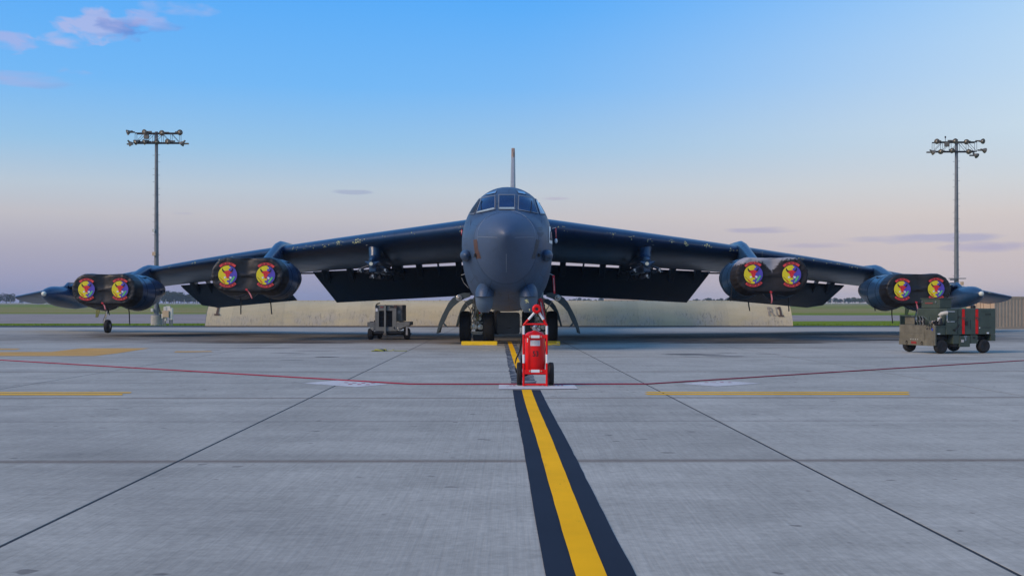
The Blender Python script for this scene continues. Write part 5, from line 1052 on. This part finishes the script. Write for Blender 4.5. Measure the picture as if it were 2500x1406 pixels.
bolt = M().ell((0, 0, 0), (.022, .022, .022), 6, 4).mesh('bolt')
for i in range(npan*2):
    for v in (.88,):
        y, z = fprof(v); put('bolt', bolt, mat('rust', 0), bf, loc=(xl+PW*.25+i*PW/2, y-.03, z))
def fence_text(ch, px, py, size, m, offs=.07):
    mb = M(); x = (px-1250)/F*(d0+.9); zc = CAMZ+(HY-py)/F*(d0+.9)-z0
    def fn(a, c):
        z = zc+c; t = .5
        for _ in range(18): t -= (fprof(t)[1]-z)*.22
        return Vector((x+a, fprof(t)[0]-offs, z))
    add_text(mb, ch, size, fn); part('stencil_character', mb, m, bf)
def fence_one(px, py, m):
    mb = M(); x = (px-1250)/F*(d0+.9); zc = CAMZ+(HY-py)/F*(d0+.9)-z0
    def at(a, c):
        t = .5
        for _ in range(18): t -= (fprof(t)[1]-(zc+c))*.22
        return Vector((x+a, fprof(t)[0]-.07, zc+c))
    for (a0, a1, c0, c1) in ((-.07, .09, -.30, .34), (-.20, .22, -.36, -.26), (-.17, -.07, .18, .30)): mb.grid(lambda u, v: at(lerp(a0, a1, u), lerp(c0, c1, v)), 3, 6)
    part('stencil_character', mb, m, bf)
fence_one(1902, 760, mat('rust_stencil', (.085, .052, .035), .8)); fence_one(534, 757, mat('rust_stencil', 0))
fence_text('R', 1879, 761, .86, mat('faint_stencil', (.24, .20, .15), .8, dirt=((.44, .38, .26), .52, 9)))
fence_text('1', 1894, 761, .8, mat('faint_stencil', 0), .05)

# ------------------------------------------------------------------ red boundary rope and small things on the apron
pts = [GP(-500, 862, .015), GP(0, 880, .015), GP(500, 909.5, .015), GP(1000, 939, .015), GP(1250, 939.3, .015), GP(1580, 939, .015), GP(2050, 909, .015), GP(2500, 881, .015), GP(2900, 864, .015)]
path = []
for a, c in zip(pts[:-1], pts[1:]):
    for k in range(16):
        p = a.lerp(c, k/16); p += Vector((.012*mnoise.noise(p*.8), .02*mnoise.noise(p*.6+Vector((9, 0, 0))), 0)); p.z = .182-.00429*p.y+.015; path.append(p)
b = M(); b.tube(path, .011, 8); o = Vector((0, 20, 0)); tag(part('boundary_rope', b, mat('dark_red_rope', (.30, .014, .045), .9, scale=20), off=o, loc=o, smooth=True, ang=180), 'thin dark red rope lying across the concrete in front of the bomber', 'rope')
p = GP(929, 857.5); t = thing('yellow_hose_stub', 'small yellow and black coiled strap on the concrete left of the nose wheels', 'strap', p)
b = M(); b.tube([(.17*math.cos(R(a)), .10*math.sin(R(a)), .03+.02*math.sin(R(a*2))) for a in range(0, 330, 22)], .028, 8); part('strap_coil', b, mat('yellow_green', (.30, .30, .06), .6), t, smooth=True, ang=180)
b = M(); b.ell((.03, 0, .03), (.12, .07, .04)); part('strap_pad', b, BLK, t, smooth=True); b = M(); b.tube([(.15, .05, .02), (.34, .0, .02), (.42, -.06, .06), (.40, 0, .02), (.8, .1, .012)], .012, 6); b.tube([(-.16, -.05, .02), (-.26, -.1, .015)], .02, 6); part('strap_tail', b, mat('yellow_green', 0), t)
p = GP(1205, 856); b = M(); b.tube([(-.35, 0, .01), (-.1, -.05, .012), (.1, .1, .012), (-.02, .2, .02)], .008, 6); tag(part('cord', b, mat('pale_rope', 0), loc=p), 'short pale cord lying on the concrete before the left chock', 'cord')

# ------------------------------------------------------------------ far field: trees, buildings, posts
def leafmat(name, c): return mat(name, c, .8, var=.35, scale=.7, spec=.15)
LV = [leafmat('foliage_dark', (.030, .052, .022)), leafmat('foliage_mid', (.042, .068, .026)), leafmat('foliage_olive', (.050, .070, .030))]
BARK = mat('bark', (.09, .07, .055), .9)
def crown_mesh(seed, hgt, wid):
    rnd = random.Random(seed); mb = M(); blobs = [(rnd.uniform(-.32, .32)*wid, rnd.uniform(-.32, .32)*wid, hgt*rnd.uniform(.32, .88), rnd.uniform(.18, .34)*wid) for _ in range(11)]+[(0, 0, hgt*.8, .22*wid), (0, 0, hgt*.45, .34*wid)]
    for x, y, z, r in blobs:
        for _ in range(85):
            u = rnd.uniform(-1, 1); a = rnd.uniform(0, 2*pi); rr = r*rnd.uniform(.55, 1.08)**.6; q = math.sqrt(1-u*u)
            p = Vector((x+rr*q*math.cos(a), y+rr*q*math.sin(a), z+rr*u*.85)); s_ = rnd.uniform(.16, .42)*wid/6
            e1 = Vector((rnd.gauss(0, 1), rnd.gauss(0, 1), rnd.gauss(0, 1))).normalized(); e2 = e1.orthogonal().normalized()
            mb.add([p+e1*s_, p+e2*s_*.8, p-e1*s_, p-e2*s_*.8], [(0, 1, 2, 3)])
    return mb.mesh('crown')
def trunk_mesh(seed, hgt, wid):
    rnd = random.Random(seed); mb = M(); mb.tube([(0, 0, -.3), (.05, 0, hgt*.3), (.1, .05, hgt*.75)], [wid*.045, wid*.035, wid*.012], 7)
    for k in range(5): a = rnd.uniform(0, 6.3); mb.tube([(.05, 0, hgt*(.28+.08*k)), (wid*.25*math.cos(a), wid*.25*math.sin(a), hgt*(.5+.08*k))], [wid*.018, wid*.006], 5)
    return mb.mesh('trunk')
protos = []
for i, (hg, wd) in enumerate(((8.6, 7.5), (10.2, 8.0), (7.2, 7.8), (5.4, 6.5))): protos.append((crown_mesh(40+i, hg, wd), trunk_mesh(60+i, hg, wd)))
def tree(x, d, k, sc, label, group):
    t = thing('deciduous_tree', label, 'tree', (x, d, G(d)-.1), random.uniform(0, 6), group); t.scale = (sc, sc, sc*random.uniform(.92, 1.1))
    cm, tm = protos[k]; put('crown', cm, LV[k % 3], t); put('trunk', tm, BARK, t, smooth=True)
random.seed(77)
def row(px0, px1, d, n, hpx, label, ks=(0, 1, 2)):
    for i in range(n):
        px = lerp(px0, px1, (i+.5)/n)+random.uniform(-.3, .3)*(px1-px0)/n; k = random.choice(ks); dd = d*random.uniform(.95, 1.06); base = (8.6, 10.2, 7.2, 5.4)[k]
        tree((px-1250)/F*dd, dd, k, hpx*random.uniform(.75, 1.15)*dd/F/base, label, label)
row(-60, 34, 880, 7, 24, 'hazy distant tree in the clump at the far left edge')
row(395, 525, 900, 20, 26, 'hazy distant tree in the row seen between the left engine pods', (0, 1, 2))
row(34, 395, 1100, 14, 9, 'low distant tree on the horizon behind the left outboard pod', (2, 3))
row(700, 1090, 1500, 14, 7, 'very faint low tree on the horizon above the left half of the fence', (2, 3))
row(1385, 1480, 1250, 8, 12, 'hazy distant tree above the fence right of the nose gear', (0, 2, 3))
row(1690, 1800, 1050, 13, 12, 'hazy distant tree beside the white storage tanks above the fence', (0, 2, 3))
row(2000, 2110, 1000, 13, 13, 'hazy distant tree between the right engine pods', (0, 2, 3))
row(2110, 2520, 1250, 12, 8, 'low distant tree on the horizon at the far right', (2, 3))
def block(px0, px1, ptop, d, m, label, roof=None):
    K = d/F; w_ = (px1-px0)*K; hgt = CAMZ+(HY-ptop)*K-G(d); t = thing('airfield_building', label, 'building', (((px0+px1)/2-1250)*K, d, G(d)))
    b = M(); b.box((0, 5, hgt/2), (w_, 10, hgt)); part('wall', b, m, t); b = M(); b.box((0, 5, hgt+.12), (w_+.4, 10.4, .25)); part('roof', b, roof or m, t)
    for i in range(max(int(w_/6), 1)): b = M(); b.box((-w_/2+w_*(i+.5)/max(int(w_/6), 1), -.02, hgt*.4), (2.2, .1, hgt*.7)); part('door', b, mat('far_door', (.30, .26, .22), .7), t)
block(1478, 1560, 730, 700, mat('far_tan_wall', (.52, .40, .28), .8), 'low tan building just above the fence right of the nose', mat('far_roof', (.55, .5, .45), .8))
block(1380, 1478, 735, 760, mat('far_pale_wall', (.46, .40, .34), .8), 'long low pale building left of the tan building above the fence')
for px, lab in ((1712, 'left of two small white domed storage tanks above the fence'), (1722, 'right of two small white domed storage tanks above the fence')):
    d = 760; K = d/F; b = M(); b.lathe([(0, .01), (0, 1.25), (1.5, 1.25), (2.1, 1.0), (2.4, .5), (2.5, .02)], (0, 0, 0), 'Z', 20); t = tag(part('storage_tank', b, mat('tank_white', (.62, .58, .55), .7), loc=((px-1250)*K, d, G(d)), smooth=True, ang=40), lab, 'tank', 'white tanks on the far field')
random.seed(31)
fpost = M().cyl((0, 0, 0), (0, 0, 2.6), .12, .10, 8).mesh('perimeter_post')
for i, px in enumerate((25, 60, 110, 405, 425, 450, 480, 2030, 2060)):
    d = 640; t = thing('perimeter_post', 'thin pale post standing on the far field below the distant trees', 'post', ((px-1250)/F*d, d, G(d)), 0, 'posts on the far field'); put('shaft', fpost, BOXW, t, smooth=True)
    b = M(); b.box((0, 0, 2.65), (.5, .2, .12)); part('cap', b, BOXW, t)
# grass tufts along the apron edge
random.seed(19); mb = M()
for i in range(9000):
    x = random.uniform(-48, 48); y = 86.05+random.random()**2*8
    if xl-.3 < x < xl+npan*PW+.3 and y < 84.5: continue
    z = G(y)-.05; hgt = random.uniform(.04, .13); a = random.uniform(0, 3.14); w_ = .012+.02*random.random(); dx, dy = w_*math.cos(a), w_*math.sin(a); lx2, ly2 = random.uniform(-.05, .05), random.uniform(-.05, .05)
    mb.add([Vector((x-dx, y-dy, z)), Vector((x+dx, y+dy, z)), Vector((x+lx2, y+ly2, z+hgt))], [(0, 1, 2)])
o = put('grass_tufts', mb.mesh('grass_tufts'), GRASS, kind='stuff'); tag(o, 'short green grass along the far edge of the apron', 'grass')

# ------------------------------------------------------------------ the air
HAZE = True
if HAZE:
    b = M(); b.box((0, 900, 7.6), (5200, 2200, 19.2)); hz = part('haze', b, None, kind='stuff'); tag(hz, 'thin blue evening haze over the whole airfield', 'haze')
    m = bpy.data.materials.new('evening_air'); m.use_nodes = True; t = m.node_tree
    for n in list(t.nodes):
        if n.type == 'BSDF_PRINCIPLED': t.nodes.remove(n)
    v = t.nodes.new('ShaderNodeVolumePrincipled'); v.inputs['Color'].default_value = (.70, .82, 1, 1); v.inputs['Density'].default_value = .00022; v.inputs['Anisotropy'].default_value = .2
    t.links.new(v.outputs[0], [n for n in t.nodes if n.type == 'OUTPUT_MATERIAL'][0].inputs['Volume']); hz.data.materials.append(m)
